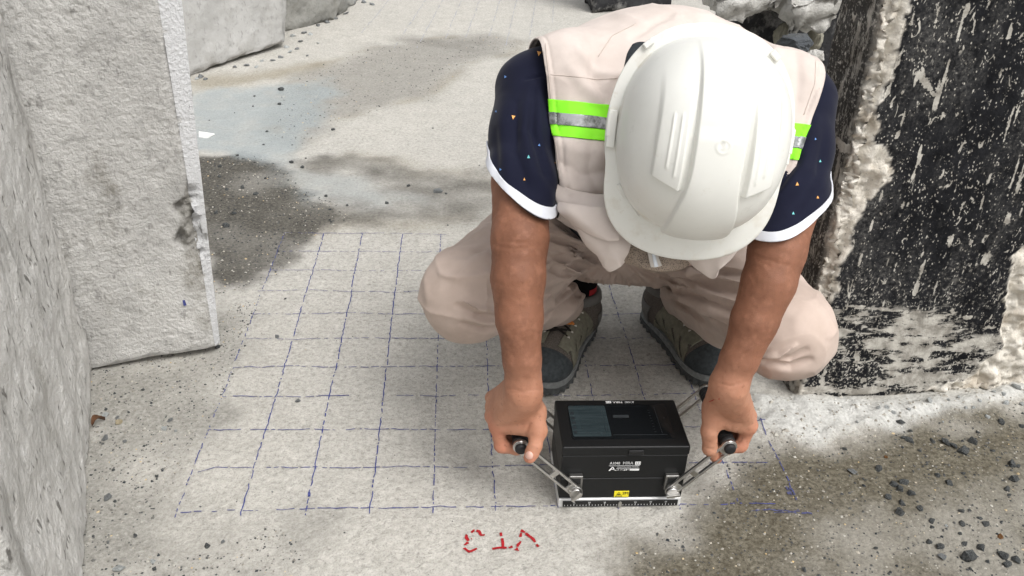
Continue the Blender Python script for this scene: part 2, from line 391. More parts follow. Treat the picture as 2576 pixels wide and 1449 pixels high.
base = m.mix(m.math('MULTIPLY', m.attr('water'), .8), base, m.mix(m.ramp(pat, (.3, 0.), (.55, 1.)), (.20, .228, .233), (.32, .355, .362)))  # puddle: pale blue sky reflection painted into the base colour
base = m.mix(m.math('MULTIPLY', m.attr('dust'), .85), base, m.mix(m.ramp(fine, (.33, 0.), (.6, 1.)), (.40, .40, .378), (.62, .618, .592)))
m.set('Base Color', base)
ro = m.math('SUBTRACT', .92, m.math('MULTIPLY', m.attr('water'), m.ramp(pat, (.35, .38), (.6, .68))))
ro = m.math('SUBTRACT', ro, m.math('MULTIPLY', m.attr('wet'), .22)); m.set('Roughness', ro)
hgt = m.math('ADD', m.math('MULTIPLY', m.noise(70, 8, .68), 1.0), m.math('MULTIPLY', m.noise(240, 4, .6), .45))
hgt = m.math('MULTIPLY', hgt, m.math('SUBTRACT', 1.0, m.math('MULTIPLY', m.attr('water'), .75)))
m.bump(hgt, .8, .006)
ground = tag(link('ground', gme, m.m), kind='structure')

# ------------------------------------------------------------------ pen grid and lettering on the ground
def pen(name, col):
    p = M(name, .85, .2); p.set('Base Color', p.mix(p.ramp(p.noise(300, 3), (.35, 0.), (.65, 1.)), col, tuple(c * 1.5 + .015 for c in col))); return p.m
BLUE, GREYBLUE, RED = pen('blue_pen', (.042, .050, .165)), pen('faded_pen', (.27, .275, .30)), pen('red_paint', (.26, .006, .010))
def stroke(name, pts, wd, mat, gap=.18, seg=.004, wob=.0011, parent=None, blot=.05, lowf=.22):
    """broken pen line laid on the ground between ground points"""
    pts = [np.asarray(p, float)[:2] for p in pts]; V = []; F = []; run = 0.; ph = rng.uniform(0, 100)
    tot = sum(np.linalg.norm(b - a) for a, b in zip(pts, pts[1:])); C = []
    for a, b in zip(pts, pts[1:]):
        L = np.linalg.norm(b - a); k = max(1, int(L / seg))
        for i in range(k): C.append(a + (b - a) * i / k)
    C.append(pts[-1]); C = np.array(C); T = np.gradient(C, axis=0); T /= np.linalg.norm(T, axis=1)[:, None]; Nn = np.stack([-T[:, 1], T[:, 0]], 1)
    s = np.arange(len(C)) * seg; q = np.stack([s, 0 * s + ph, 0 * s], 1)
    C = C + Nn * (wob * fbm(q, 90, 2, 1) + .0018 * fbm(q, 9, 2, 2))[:, None]
    skip = vnoise(q * 190, 4) * .8 + vnoise(q * 28, 5) * lowf; th = np.quantile(skip, gap) if gap > 0 else -9
    hw = wd * .5 * (1 + .45 * vnoise(q * 170, 6)) * (1 + (1.2 * (vnoise(q * 60, 8) > 1 - 2 * blot)))
    A = C + Nn * hw[:, None]; B = C - Nn * hw[:, None]; pts3 = np.concatenate([A, B]); z = ground_h(np.concatenate([pts3, 0 * pts3[:, :1]], 1)) + .0016
    V = np.concatenate([pts3, z[:, None]], 1); n = len(C)
    F = [(i, i + 1, n + i + 1, n + i) for i in range(n - 1) if skip[i] > th]
    if not F: return
    me = bpy.data.meshes.new(name); me.from_pydata(V.tolist(), [], F); bm = bmesh.new(); bm.from_mesh(me)
    bmesh.ops.delete(bm, geom=[v for v in bm.verts if not v.link_faces], context='VERTS'); bm.to_mesh(me); bm.free(); me.update()
    return link(name, me, mat, parent or ground, smooth=False)
G = lambda c, r: np.array([(c - 7) * .1, (10 - r) * .1])                    # column, row of the 100 mm grid
for c in range(11):
    r0, r1 = (0, 10.12) if c < 9 else ((3.2, 10) if c == 9 else (3.2, 9.75))
    stroke('grid_line', [G(c + .008 * math.sin(3 * c), r0), G(c, (r0 + r1) / 2), G(c - .01, r1)], .0018 if c in (1, 2, 3) else .0015, BLUE, gap=[.4, .14, .16, .12, .28, .3, .3, .3, .3, .34, .28][c])
ROW = [(0, 4.15), (0, 4.4), (-.02, 4.4), (-.1, 7.6), (0, 8.6), (0, 9), (0, 9.4), (0, 9.6), (0, 10.05), (.08, 9.8), (0, 9.6)]
for r, (c0, c1) in enumerate(ROW):
    if r == 7:
        stroke('grid_line', [G(0, 7), G(2.35, 6.99)], .0017, BLUE, .2); stroke('grid_line', [G(3.2, 6.99), G(9.6, 6.97)], .0014, BLUE, .4); continue
    if r == 9: pts = [G(c0, 9.1), G(.35, 9.01), G(c1, 9)]
    else: pts = [G(c0, r), G(c1, r)]
    stroke('grid_line', pts, .0015 if r > 5 else .0013, BLUE, [.15, .28, .28, .25, .3, .25, .25, .2, .2, .2, .3][r])
SMEAR = pen('smeared_pen', (.055, .058, .12))
for k in range(4): stroke('ink_smear', [pz(1880 + 22 * k, 1291 - (k % 3) * 3)[:2], pz(1960 + 18 * k, 1285 + 3 * (k % 4))[:2], pz(2010 + 16 * k, 1287 + 4 * (k % 3))[:2]], .0014 + .0008 * (k % 3), SMEAR, .45, .003, .0025)
for k in range(3): stroke('ink_smear', [pz(1976 + 7 * k, 1222 + 5 * k)[:2], pz(1990 + 8 * k, 1255 + 6 * k)[:2]], .003, SMEAR, .4, .003, .002)
for (xa, ya), (xb, yb) in [((979, 0), (905, 90)), ((1048, 35), (992, 121)), ((1114, 0), (1048, 122)), ((1161, 0), (1121, 97)), ((1207, 0), (1171, 97)), ((1258, 0), (1229, 93)), ((1300, 0), (1272, 115)), ((1348, 0), (1331, 97)), ((1393, 0), (1389, 60))]:
    stroke('faded_grid_line', [pz(xb, yb)[:2], pz(2 * xa - xb, 2 * ya - yb if ya == 0 and yb < 100 else ya - 40)[:2] if False else pz(xa, ya)[:2], (pz(xa, ya) * 1.6 - pz(xb, yb) * .6)[:2]], .0034, GREYBLUE, .3, .02, .002)
def letter(lab, strokes):
    root = None
    for px in strokes:
        o = stroke('painted_letter' if root is None else 'letter_stroke', [pz(x, y)[:2] for x, y in px], .0042, RED, .2, .0014, .0012, parent=ground if root is None else root, blot=.1, lowf=.0)
        root = root or o
LZ = lambda L: [(1150.1 + x * .0992, 1309.8 + y * .0992) for x, y in L]
letter('3', [LZ([(690, 330), (620, 350), (560, 270), (440, 240), (320, 300), (215, 360), (195, 450), (260, 530), (390, 490)]), LZ([(260, 540), (180, 620), (170, 690), (300, 770), (420, 740), (520, 690)])])
letter('T', [LZ([(890, 685), (1060, 690), (1330, 688), (1450, 655)]), LZ([(1085, 280), (1110, 420), (1150, 550), (1140, 710)])])
letter('V', [LZ([(1510, 780), (1560, 640), (1620, 560), (1600, 400), (1640, 260), (1720, 320), (1870, 440), (1960, 560), (2070, 690)])])

# ------------------------------------------------------------------ rough concrete slabs
def concrete(name, lo, hi, stain=(.20, .185, .15), sa=.5, pits=.0, streak=0., bump=.5, bscale=90):
    m = M(name, .92, .2); n1 = m.noise(5, 7, .62); n2 = m.noise(38, 7, .65); n3 = m.noise(190, 5, .6)
    c = m.mix(m.ramp(n1, (.32, 0.), (.68, 1.)), lo, hi)
    c = m.mix(m.math('MULTIPLY', m.ramp(n2, (.30, 1.), (.46, 0.)), .45), c, tuple(x * .55 for x in lo))
    c = m.mix(m.math('MULTIPLY', m.ramp(n2, (.58, 0.), (.72, 1.)), .35), c, tuple(min(.8, x * 1.25) for x in hi))
    c = m.mix(m.math('MULTIPLY', m.ramp(m.noise(7, 6, .7, m.mapv((1, 1, .8))), (.54, 0.), (.68, 1.)), sa), c, stain)
    if streak:
        s = m.noise(9, 6, .65, m.mapv((2.2, 2.2, .35)))
        c = m.mix(m.math('MULTIPLY', m.ramp(s, (.52, 0.), (.66, 1.)), streak), c, (.16, .155, .14))
    if pits:
        v = m.math('MULTIPLY', m.ramp(m.noise(75, 3, .5, m.mapv((1, 1, .45))), (.30, 1.), (.37, 0.)), pits)
        c = m.mix(v, c, (.09, .085, .075))
    c = m.mix(m.math('MULTIPLY', m.attr('chip'), m.ramp(n2, (.35, 1.), (.6, .45))), c, (.22, .21, .185))
    c = m.mix(m.math('MULTIPLY', m.attr('lit_face'), .8), c, m.mix(m.ramp(m.noise(60, 4, .6, m.mapv((1, 1, .3))), (.27, 0.), (.34, 1.)), (.2, .2, .2), (.66, .665, .675)))  # light caught by the narrow face, painted in as a paler colour
    m.set('Base Color', c)
    h = m.math('ADD', m.noise(bscale, 7, .65), m.math('MULTIPLY', n3, .4)); m.bump(h, bump, .012); return m.m
def block(name, C8, res, mat, amp=.004, seed=0, carve=(), edge=.012, attrs=None, parent=None, relief=None, calm=None, smooth=True):
    """C8: bottom ring of four corners then top ring; every face a fine grid pushed about by noise; corners broken"""
    C8 = np.asarray(C8, float); faces = [(0, 1, 5, 4), (1, 2, 6, 5), (2, 3, 7, 6), (3, 0, 4, 7), (4, 5, 6, 7), (3, 2, 1, 0)]; cen = C8.mean(0)
    V = []; Q = []; ED = []; FI = []; off = 0
    for fi, f in enumerate(faces):
        a, b, c, d = C8[list(f)]; nu = max(2, int(np.linalg.norm(b - a) / res)); nv = max(2, int(np.linalg.norm(d - a) / res)); nu, nv = min(nu, 400), min(nv, 400)
        u = np.linspace(0, 1, nu + 1)[:, None, None]; v = np.linspace(0, 1, nv + 1)[None, :, None]
        P = (1 - u) * (1 - v) * a + u * (1 - v) * b + u * v * c + (1 - u) * v * d
        lu, lv = np.linalg.norm(b - a), np.linalg.norm(d - a)
        e = np.minimum(np.minimum(u, 1 - u) * lu + 0 * v, np.minimum(v, 1 - v) * lv + 0 * u)[..., 0]
        V.append(P.reshape(-1, 3)); ED.append(e.ravel()); FI.append(np.full(e.size, fi)); k = (np.arange(nu)[:, None] * (nv + 1) + np.arange(nv)[None]).ravel() + off
        Q.append(np.stack([k, k + nv + 1, k + nv + 2, k + 1], 1)); off += P.shape[0] * P.shape[1]
    V = np.concatenate(V); Q = np.concatenate(Q); ED = np.concatenate(ED)
    key = np.round(V / 2e-4).astype(np.int64); _, first, inv = np.unique(key, axis=0, return_index=True, return_inverse=True); inv = inv.ravel()
    V = V[first]; ED = ED[first]; Q = inv[Q]; block.fid = np.concatenate(FI)[first]
    N = normals(V, Q); V0 = V.copy()
    D = amp * fbm(V, 14, 3, seed) + amp * .45 * fbm(V, 70, 2, seed + 5)
    D -= edge * (1 - sstep(0, edge * 1.6, ED)) * (.35 + .65 * np.clip(.5 + fbm(V, 22, 3, seed + 9), 0, 1.4))
    if calm: D = D * (1 - .93 * calm(V))
    chip = np.zeros(len(V))
    for c, r, dep in carve:
        d = np.linalg.norm((V - np.asarray(c)) / np.asarray(r), axis=1) + .35 * fbm(V, 25, 3, seed + 3)
        k = 1 - sstep(.75, 1.0, d); chip = np.maximum(chip, k); D -= k * (dep + .4 * dep * fbm(V, 60, 3, seed + 4))
    if relief: D += relief(V0, N)
    V = V + N * D[:, None]
    me = quads_mesh(name, V, Q)
    if not attrs: fattr(me, 'chip', chip)
    if attrs:
        for k, a in attrs(V0, N).items(): fattr(me, k, a)
    return link(name, me, mat, parent, smooth)
# tall slab at the left, its foot on the ground (pixels of the foot and of the edges, on a plane leaning back a little)
def lean_block(foot_l, foot_r, back, height, lean, side=(0, 0)):
    A, B = np.array([*foot_l[:2], foot_l[2]]), np.array([*foot_r[:2], foot_r[2]]); e = unit((B - A) * [1, 1, 0]); n = np.array([-e[1], e[0], 0.])
    back = unit(np.asarray([*back, 0.])) * np.linalg.norm(back); up = np.array([0, 0, 1.]) * height + n * lean * height + e * side[0] * height
    up2 = np.array([0, 0, 1.]) * height + n * lean * height + e * side[1] * height
    return [A, B, B + back, A + back, A + up, B + up2, B + up2 + back, A + up + back]
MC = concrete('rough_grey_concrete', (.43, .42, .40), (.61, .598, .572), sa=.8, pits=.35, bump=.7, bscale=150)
def edge_block(feet, tops, dY, over=1.15):
    """four foot points (world) and the pixel each upright edge passes at the top of the picture, leaning back dY there"""
    out = []
    for f, t, dy in zip(feet, tops, dY): T = pY(*t, f[1] + dy); out.append(f + (T - f) * over)
    return [*feet, *out]
FL, FR, BR_ = pz(165, 937, .004), pz(541, 872, .018), pz(553.5, 863, .018)
NB = unit(np.array([-(FR - FL)[1], (FR - FL)[0], 0])); BL_ = FL + NB * .16; BR2 = FR + NB * .16
sb = edge_block([FL, FR, BR_, BR_ + NB * .13 + [-.02, 0, 0]], [(-60, 0), (397, 0), (457, 0), (440, 0)], [.05, .05, .05, .06])
FRONT_N = unit(np.cross(np.array(sb[1]) - sb[0], np.array(sb[5]) - sb[1]))
CHIP = [(478, 457), (490, 490), (506, 580), (520, 650), (508, 640), (490, 632), (462, 622), (439, 608), (446, 580), (455, 548), (441, 515), (470, 490)]
def rough2(V, N):
    r = .0030 * np.abs(fbm(V * [1, 1, 1.6], 110, 3, 77)) * np.clip(.5 + fbm(V, 4, 2, 71) + .9 * (V[:, 2] - .3), 0, 1.4)
    fr = block.fid == 0
    r = np.where(fr, r, r * .15)
    k = chip2(V); return r * (1 - k) - k * (.009 + .014 * fbm(V, 60, 3, 72) + .007 * fbm(V, 150, 2, 73))
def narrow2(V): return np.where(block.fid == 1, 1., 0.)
def chip2(V): return 1 - sstep(-4, 4, sd_poly(to_px(V), CHIP) + 9 * fbm(V, 45, 3, 74))
slab2 = block('concrete_block', sb, .0042, MC, .0020, 11, edge=.005, relief=rough2, attrs=lambda V, N: {'chip': chip2(V), 'lit_face': narrow2(V)}, calm=narrow2)
tag(slab2, 'tall rough grey concrete slab with a chipped right edge, standing left of the pen grid', 'concrete slab')
MN = concrete('pitted_concrete', (.50, .49, .465), (.68, .668, .64), sa=.3, pits=.8, streak=.5, bump=.8, bscale=60)
A1, B1 = pz(214, 1449), pz(238, 935); dv = (B1 - A1); A1 = A1 - dv * .5; B1 = B1 + unit(dv) * .004
nn = unit(np.cross([0, 0, 1.], dv)); up = np.array([0, 0, 1.05]) + nn * .02
bk = nn * .14
def rough1(V, N): return -.004 * np.clip(fbm(V * [1, 1, .35], 38, 3, 88) - .55, 0, 1) - .005 * np.clip(fbm(V * [1, 1, .5], 75, 2, 89) - .75, 0, 1)
slab1 = block('concrete_block', [A1, B1, B1 + bk, A1 + bk, A1 + up, B1 + up, B1 + up + bk, A1 + up + bk], .0065, MN, .004, 23, edge=.009, relief=rough1)
tag(slab1, 'pitted grey concrete panel with dark streaks, nearest at the left edge', 'concrete slab')
MB = concrete('smooth_grey_concrete', (.35, .345, .33), (.45, .445, .43), sa=.2, pits=.3, bump=.45, bscale=40)
q0, q1 = pz(440, 206, .0), pz(719, 108, .02)
s3 = edge_block([q0, q1, q1 + [-.12, .35, 0], q0 + [-.12, .35, 0]], [(415, 0), (719, 0), (719, -10), (415, -10)], [.06, .06, .06, .06], 3.)
slab3 = block('concrete_block', s3, .012, MB, .004, 31, edge=.016)
tag(slab3, 'smooth pale concrete slab behind the chipped slab, set at an angle', 'concrete slab')
MD = concrete('dark_wet_concrete', (.20, .20, .185), (.32, .315, .29), sa=.5, bump=.8, bscale=35)
q0, q1 = pz(640, 100), pz(845, 50)
s4 = edge_block([q0, q1, q1 + [.08, .5, 0], q0 + [0, .5, 0]], [(640, 0), (852, 0), (880, -20), (660, -20)], [.03, .03, .03, .03], 5.)
slab4 = block('concrete_block', s4, .02, MD, .012, 37, edge=.02)
tag(slab4, 'darker rough concrete block half hidden behind the pale angled slab', 'concrete slab')

# ------------------------------------------------------------------ black coated wall on the right
K0 = pz(2000, 1010); K1 = pz(2490, 986); e1 = unit((K1 - K0) * [1, 1, 0]); nb = np.array([-e1[1], e1[0], 0.])
WR = K0 + e1 * 1.1; FAR = K0 + nb * .15 - e1 * .0
upw = np.array([0, 0, 1.35]) + nb * .05 + e1 * .01
wb = [K0, WR, WR + nb * .15, FAR, K0 + upw, WR + upw, WR + nb * .15 + upw, FAR + upw]
nf = unit(np.cross(e1, upw))
def fxy(P):                                                             # coordinates on the front face
    P = np.atleast_2d(P); return np.stack([(P - K0) @ e1, (P - K0) @ unit(upw)], 1)
fpx = lambda L: fxy(np.array([plane_hit(x, y, K0, nf) for x, y in L]))
COATP = fpx([(2010, 985), (2015, 950), (2050, 860), (2098, 745), (2130, 640), (2150, 560), (2190, 500), (2235, 455), (2238, 400), (2205, 350), (2215, 280), (2240, 180), (2258, 110), (2290, 0), (2330, -160), (2360, -400), (3000, -700), (3200, 300), (2800, 540), (2600, 600), (2555, 650), (2528, 800), (2520, 880), (2440, 940), (2380, 975), (2200, 1003), (2060, 1012)])
SCR = [([(2440, 0), (2400, 120), (2350, 270), (2310, 400), (2270, 520), (2225, 660), (2185, 770)], 7), ([(2545, 60), (2520, 170), (2495, 260)], 9), ([(2520, 180), (2510, 240)], 10),
       ([(2345, 560), (2320, 650)], 10), ([(2330, 650), (2300, 740)], 11), ([(2570, 440), (2530, 560)], 14), ([(2520, 520), (2470, 700)], 12), ([(2380, 420), (2350, 480)], 8), ([(2315, 190), (2350, 240)], 13), ([(2130, 770), (2440, 800)], 14), ([(2150, 880), (2180, 990)], 20), ([(2340, 860), (2310, 990)], 22), ([(2080, 900), (2060, 1000)], 22), ([(2420, 830), (2500, 820)], 18)]
for k in range(26):
    x0, y0 = rng.uniform(2230, 2640), rng.uniform(-80, 620); L_ = rng.uniform(60, 380); SCR.append(([(x0, y0), (x0 - .33 * L_ + rng.normal() * 4, y0 + L_)], rng.uniform(2.5, 5)))
def wall_attrs(V, N):
    q = fxy(V); front = np.abs((V - K0) @ nf) < .02
    sdp = sd_poly(q, COATP) + .010 * fbm(V, 28, 4, 5) + .006 * fbm(V, 90, 2, 6)
    side = (~front) & ((V - K0) @ e1 < .05)
    coat = np.where(front, 1 - sstep(-.002, .003, sdp), 0.)
    coat = np.where(side & ((V - K0) @ nb > .012), .94, coat)
    scr = np.zeros(len(V))
    for L, wd in SCR:
        d, t = d_line(q, fpx(L)); ww = wd / 2194 * 1.75 * .55
        scr = np.maximum(scr, (1 - sstep(.3, 1.2, d / ww + .5 * fbm(V, 45, 3, 11))) * np.clip(.55 + .8 * fbm(V, 30, 3, 12), 0, 1))
    low = (1 - sstep(.08, .32, q[:, 1] + .10 * fbm(V, 5, 3, 14)))
    return {'coat': coat, 'scrape': scr, 'low': np.where(front, low, 0), 'side': np.where(side, 1., 0)}
def wall_relief(V, N):
    q = fxy(V); front = np.abs((V - K0) @ nf) < .02
    sdp = sd_poly(q, COATP) + .010 * fbm(V, 28, 4, 5)
    ex = np.where(front, sstep(0, .012, sdp), 0)
    near_corner = np.where(front, 1 - sstep(.0, .16, q[:, 0]), 1 - sstep(0, .012, (V - K0) @ nb))
    return -ex * (.019 - .019 * np.abs(fbm(V, 30, 4, 15)) - .010 * np.abs(fbm(V, 85, 3, 19))) - .008 * ex * near_corner * np.where(front, 1 - sstep(.0, .05, q[:, 0]), 0)
m = M('black_coating', .9, .08)
n2 = m.noise(34, 7, .66); n3 = m.noise(150, 5, .65); vm = m.mapv((1, 1, .5)); n4 = m.noise(85, 5, .6, vm, .6)
conc = m.mix(m.ramp(n2, (.34, 0.), (.66, 1.)), (.54, .495, .42), (.82, .78, .705))
conc = m.mix(m.math('MULTIPLY', m.ramp(m.noise(11, 5, .6), (.56, 0.), (.66, 1.)), .4), conc, (.36, .27, .17))
conc = m.mix(m.math('MULTIPLY', m.ramp(n3, (.30, 1.), (.40, 0.)), .7), conc, (.14, .13, .11))
blk = m.mix(m.ramp(n2, (.35, 0.), (.7, 1.)), (.0065, .0068, .008), (.019, .0195, .022)); blk = m.mix(m.math('MULTIPLY', m.ramp(m.noise(7, 8, .75, m.mapv((1, 1, .5))), (.48, 0.), (.66, 1.)), m.ramp(n3, (.40, .1), (.58, 1.))), blk, (.085, .083, .080))
wob = m.mix(.025, m.obj, m.t.nodes.new('ShaderNodeTexNoise').outputs['Color']); sp1 = m.math('MULTIPLY', m.ramp(m.vor(210, m.mapv((1, 1, .6), (0, .4, 0), wob)), (.20, 1.), (.28, 0.)), m.ramp(m.noise(60, 4), (.50, 0.), (.56, 1.)))
sp2 = m.math('MAXIMUM', m.ramp(m.noise(70, 4, .55, m.mapv((1, 1, .55), (0, .35, 0)), 1.2), (.635, 0.), (.66, 1.)), m.ramp(m.noise(30, 9, .8, m.mapv((1.6, 1.6, .22), (0, .1, 0))), (.62, 0.), (.66, .9))); sp3 = m.ramp(m.noise(17, 8, .75, m.mapv((1, 1, .45))), (.70, 0.), (.735, 1.)); sp4 = m.ramp(n3, (.64, 0.), (.67, 1.))
sp = m.math('MAXIMUM', m.math('MAXIMUM', sp1, sp2), m.math('MAXIMUM', sp3, m.math('MULTIPLY', sp4, .7)))
lowm = m.math('MULTIPLY', m.ramp(m.math('ADD', m.attr('low'), m.math('MULTIPLY', m.noise(9, 4, .6), .8)), (.74, 0.), (.92, 1.)), m.ramp(m.noise(26, 7, .7, m.mapv((.45, .45, 1.7))), (.49, 0.), (.53, 1.)))
lowm = m.math('MAXIMUM', lowm, m.math('MULTIPLY', m.attr('low'), m.ramp(n3, (.55, 0.), (.60, 1.))))
sidem = m.math('MULTIPLY', m.attr('side'), m.math('MAXIMUM', m.ramp(m.noise(55, 6, .7, m.mapv((1, 1, .3))), (.53, 0.), (.60, .8)), m.ramp(n3, (.56, 0.), (.62, .6))))
scrp = m.ramp(m.math('MULTIPLY', .5, m.math('ADD', m.math('MULTIPLY', m.attr('scrape'), .75), m.math('ADD', m.math('MULTIPLY', n3, .9), m.math('MULTIPLY', n2, .5)))), (.50, 0.), (.55, 1.)); sp = m.math('MAXIMUM', m.math('MAXIMUM', sp, scrp), m.math('MAXIMUM', lowm, sidem))
top = m.mix(m.math('MULTIPLY', sp, .85), blk, m.mix(m.ramp(n2, (.4, 0.), (.6, 1.)), (.30, .28, .245), (.56, .535, .48)))
m.set('Base Color', m.mix(m.attr('coat'), conc, top))
m.bump(m.math('ADD', m.math('MULTIPLY', m.math('SUBTRACT', 1., m.attr('coat')), m.noise(60, 8, .7)), m.math('MULTIPLY', m.noise(140, 5, .6), .35)), .6, .012)
wall = block('coated_block', wb, .0045, m.m, .0015, 41, edge=.006, attrs=wall_attrs, relief=wall_relief)
tag(wall, 'black tar coated concrete block with a broken pale corner, right of the worker', 'concrete block')

# ------------------------------------------------------------------ far black slab and the rubble behind the worker
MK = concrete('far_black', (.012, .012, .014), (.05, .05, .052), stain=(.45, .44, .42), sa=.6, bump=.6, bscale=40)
fb = lean_block(pz(1487, 34), pz(1690, 26), (.0, .3), .8, .02)
tag(block('coated_block', fb, .03, MK, .008, 43, edge=.02), 'black coated slab standing far behind the worker at the top edge', 'concrete block')
MR = concrete('rubble_concrete', (.42, .41, .38), (.66, .65, .62), sa=.3, bump=.9, bscale=35)
def rock_mesh(name, n=26, flat=.7, seed=0, sub=0):
    r = np.random.default_rng(seed); P = r.normal(size=(n, 3)); P /= np.linalg.norm(P, axis=1)[:, None]; P *= r.uniform(.8, 1.05, (n, 1)); P *= [1, r.uniform(.62, .9), flat]
    bm = bmesh.new()
    for p in P: bm.verts.new(p)
    h = bmesh.ops.convex_hull(bm, input=bm.verts[:]); bmesh.ops.delete(bm, geom=[v for v in bm.verts if not v.link_faces], context='VERTS')
    if sub:
        bmesh.ops.subdivide_edges(bm, edges=bm.edges[:], cuts=sub, use_grid_fill=True)
        for v in bm.verts: v.co *= 1 + .06 * r.normal()
    bmesh.ops.recalc_face_normals(bm, faces=bm.faces)
    me = bpy.data.meshes.new(name); bm.to_mesh(me); bm.free(); return me
# rubble heap: mound, broken slabs lying over dark gaps, upright stones under them
RY = 1.55
def rub(x, y, Y=RY): return pY(x, y, Y)
def mound():
    c = rub(1990, 190, 1.45); nx_, ny_ = 90, 60; u = np.linspace(-1, 1, nx_); v = np.linspace(-1, 1, ny_); U, W = np.meshgrid(u, v, indexing='ij')
    P = np.stack([c[0] + .1 + U.ravel() * .85, 1.62 + W.ravel() * .50, 0 * U.ravel()], 1); r = np.sqrt(U.ravel() ** 2 + W.ravel() ** 2)
    P[:, 2] = np.clip((1 - sstep(.25, 1., r + .2 * fbm(P, 5, 3, 2))) * (.30 + .05 * fbm(P, 9, 3, 3)) + .02 * np.abs(fbm(P, 30, 3, 4)) - .02, -.05, 1)
    k = (np.arange(nx_ - 1)[:, None] * ny_ + np.arange(ny_ - 1)[None]).ravel()
    me = quads_mesh('rubble_mound', P, np.stack([k, k + ny_, k + ny_ + 1, k + 1], 1)); return link('rubble_mound', me, MR)
tag(mound(), 'pale heap of crushed concrete behind the worker beside the coated block', 'rubble')
def slab_px(name, px, Yf, thick, depth, mat, seed, lab, amp=.022):
    """broken slab: front outline in pixels at distance Yf, carried back by depth"""
    P = [rub(x, y, Yf) for x, y in px]
    back = np.array([.06, depth, .04]); bl, br, tr, tl = P
    o = block(name, [bl, br, br + back, bl + back, tl, tr, tr + back, tl + back], .011, mat, amp, seed, edge=.03, smooth=False); return tag(o, lab, 'rubble')
slab_px('broken_concrete', [(1800, 75), (1965, 33), (1995, -45), (1790, -20)], 1.46, 0, .5, MR, 51, 'light broken concrete slab overhanging dark gaps, left of two behind the worker')
slab_px('broken_concrete', [(1985, 100), (2120, 55), (2140, -60), (1985, 5)], 1.40, 0, .55, MR, 57, 'light broken concrete slab overhanging dark gaps, next to the coated block')
MST = concrete('olive_stone', (.22, .21, .165), (.33, .315, .26), sa=.3, bump=.6, bscale=30)
for k, (x0, y0, x1, y1, wd, sd_) in enumerate([(1955, 128, 1972, 56, 19, 3), (2035, 134, 2060, 62, 21, 4)]):
    a, b = rub(x0, y0, 1.52), rub(x1, y1, 1.52); me = rock_mesh('upright_stone', 40, .9, 60 + sd_, 2)
    L = np.linalg.norm(b - a) / 2; V = np.array([v.co for v in me.vertices]); ax = unit(b - a); ex = unit(np.cross(ax, [0, 1, 0])); ey = np.cross(ax, ex)
    wv = wd / 2194 * 2.55
    for v, c in zip(me.vertices, V): v.co = (a + b) / 2 + ax * c[0] * L * 1.12 + ex * c[1] * wv * 1.15 + ey * c[2] * .05
    tag(link('upright_stone', me, MST), ['pointed olive grey stone in the gap under the left broken slab', 'pointed olive grey stone in the gap right under the broken slab by the coated block'][k], 'stone')
MDK = concrete('dark_rock', (.05, .055, .062), (.12, .13, .14), sa=.3, bump=.7, bscale=30)
def big_rock(px, Y, r, mat, seed, lab, flat=.6):
    me = rock_mesh('rubble_rock', 30, flat, seed, 2); c = rub(*px, Y)
    for v in me.vertices: v.co = Vector(c) + v.co * r
    tag(link('rubble_rock', me, mat, smooth=False), lab, 'stone')
big_rock((2000, 108), 1.38, .058, MDK, 71, 'dark blue angular rock with a pale rim above the worker shoulder')
big_rock((2052, 142), 1.36, .035, MR, 72, 'small pale rock beside the dark angular rock on the rubble')
MV = plain('void', (.02, .02, .02), .95, .1)
bm = bmesh.new(); a = rub(1850, 160, 1.66); b = rub(2130, 40, 1.66); bx(bm, (a[0], 1.66, a[2] - .1), (b[0] + .1, 1.9, b[2] + .05))  # black block added as the darkness behind the upright stones
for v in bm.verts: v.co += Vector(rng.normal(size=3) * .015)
tag(bm_obj('gap_shade', bm, MK, bevel=.02), 'dark block put in for the shade deep in the gap under the broken slabs', 'rubble')

# ------------------------------------------------------------------ stones lying about
def stone_mat(name, lo, hi): return concrete(name, lo, hi, stain=(.34, .32, .28), sa=.45, bump=.8, bscale=4)
SM = {'d': stone_mat('dark_stone', (.026, .031, .036), (.17, .178, .175)), 'p': stone_mat('pale_stone', (.38, .40, .40), (.60, .62, .61)), 'g': stone_mat('grey_stone', (.16, .17, .175), (.28, .29, .29)),
      't': stone_mat('tan_stone', (.40, .33, .20), (.58, .50, .36)), 'r': stone_mat('rust_stone', (.16, .07, .025), (.30, .15, .06))}
RM = {k: [rock_mesh(f'{k}_stone', 12, f, 100 + i + ord(k)) for i, f in enumerate((.55, .7, .62, .8, .5, .66))] for k in SM}
for k in RM:
    for me in RM[k]: me.materials.append(SM[k])
ZR = lambda L: [(1725 + a * .4709, 766.7 + b * .4709, c * .4709, *o) for a, b, c, *o in L]
ZL = lambda L: [(a * .5001, 724.5 + b * .5001, c * .5001, *o) for a, b, c, *o in L]
ZB = lambda L: [(447.2 + a * .441, b * .441, c * .441, *o) for a, b, c, *o in L]
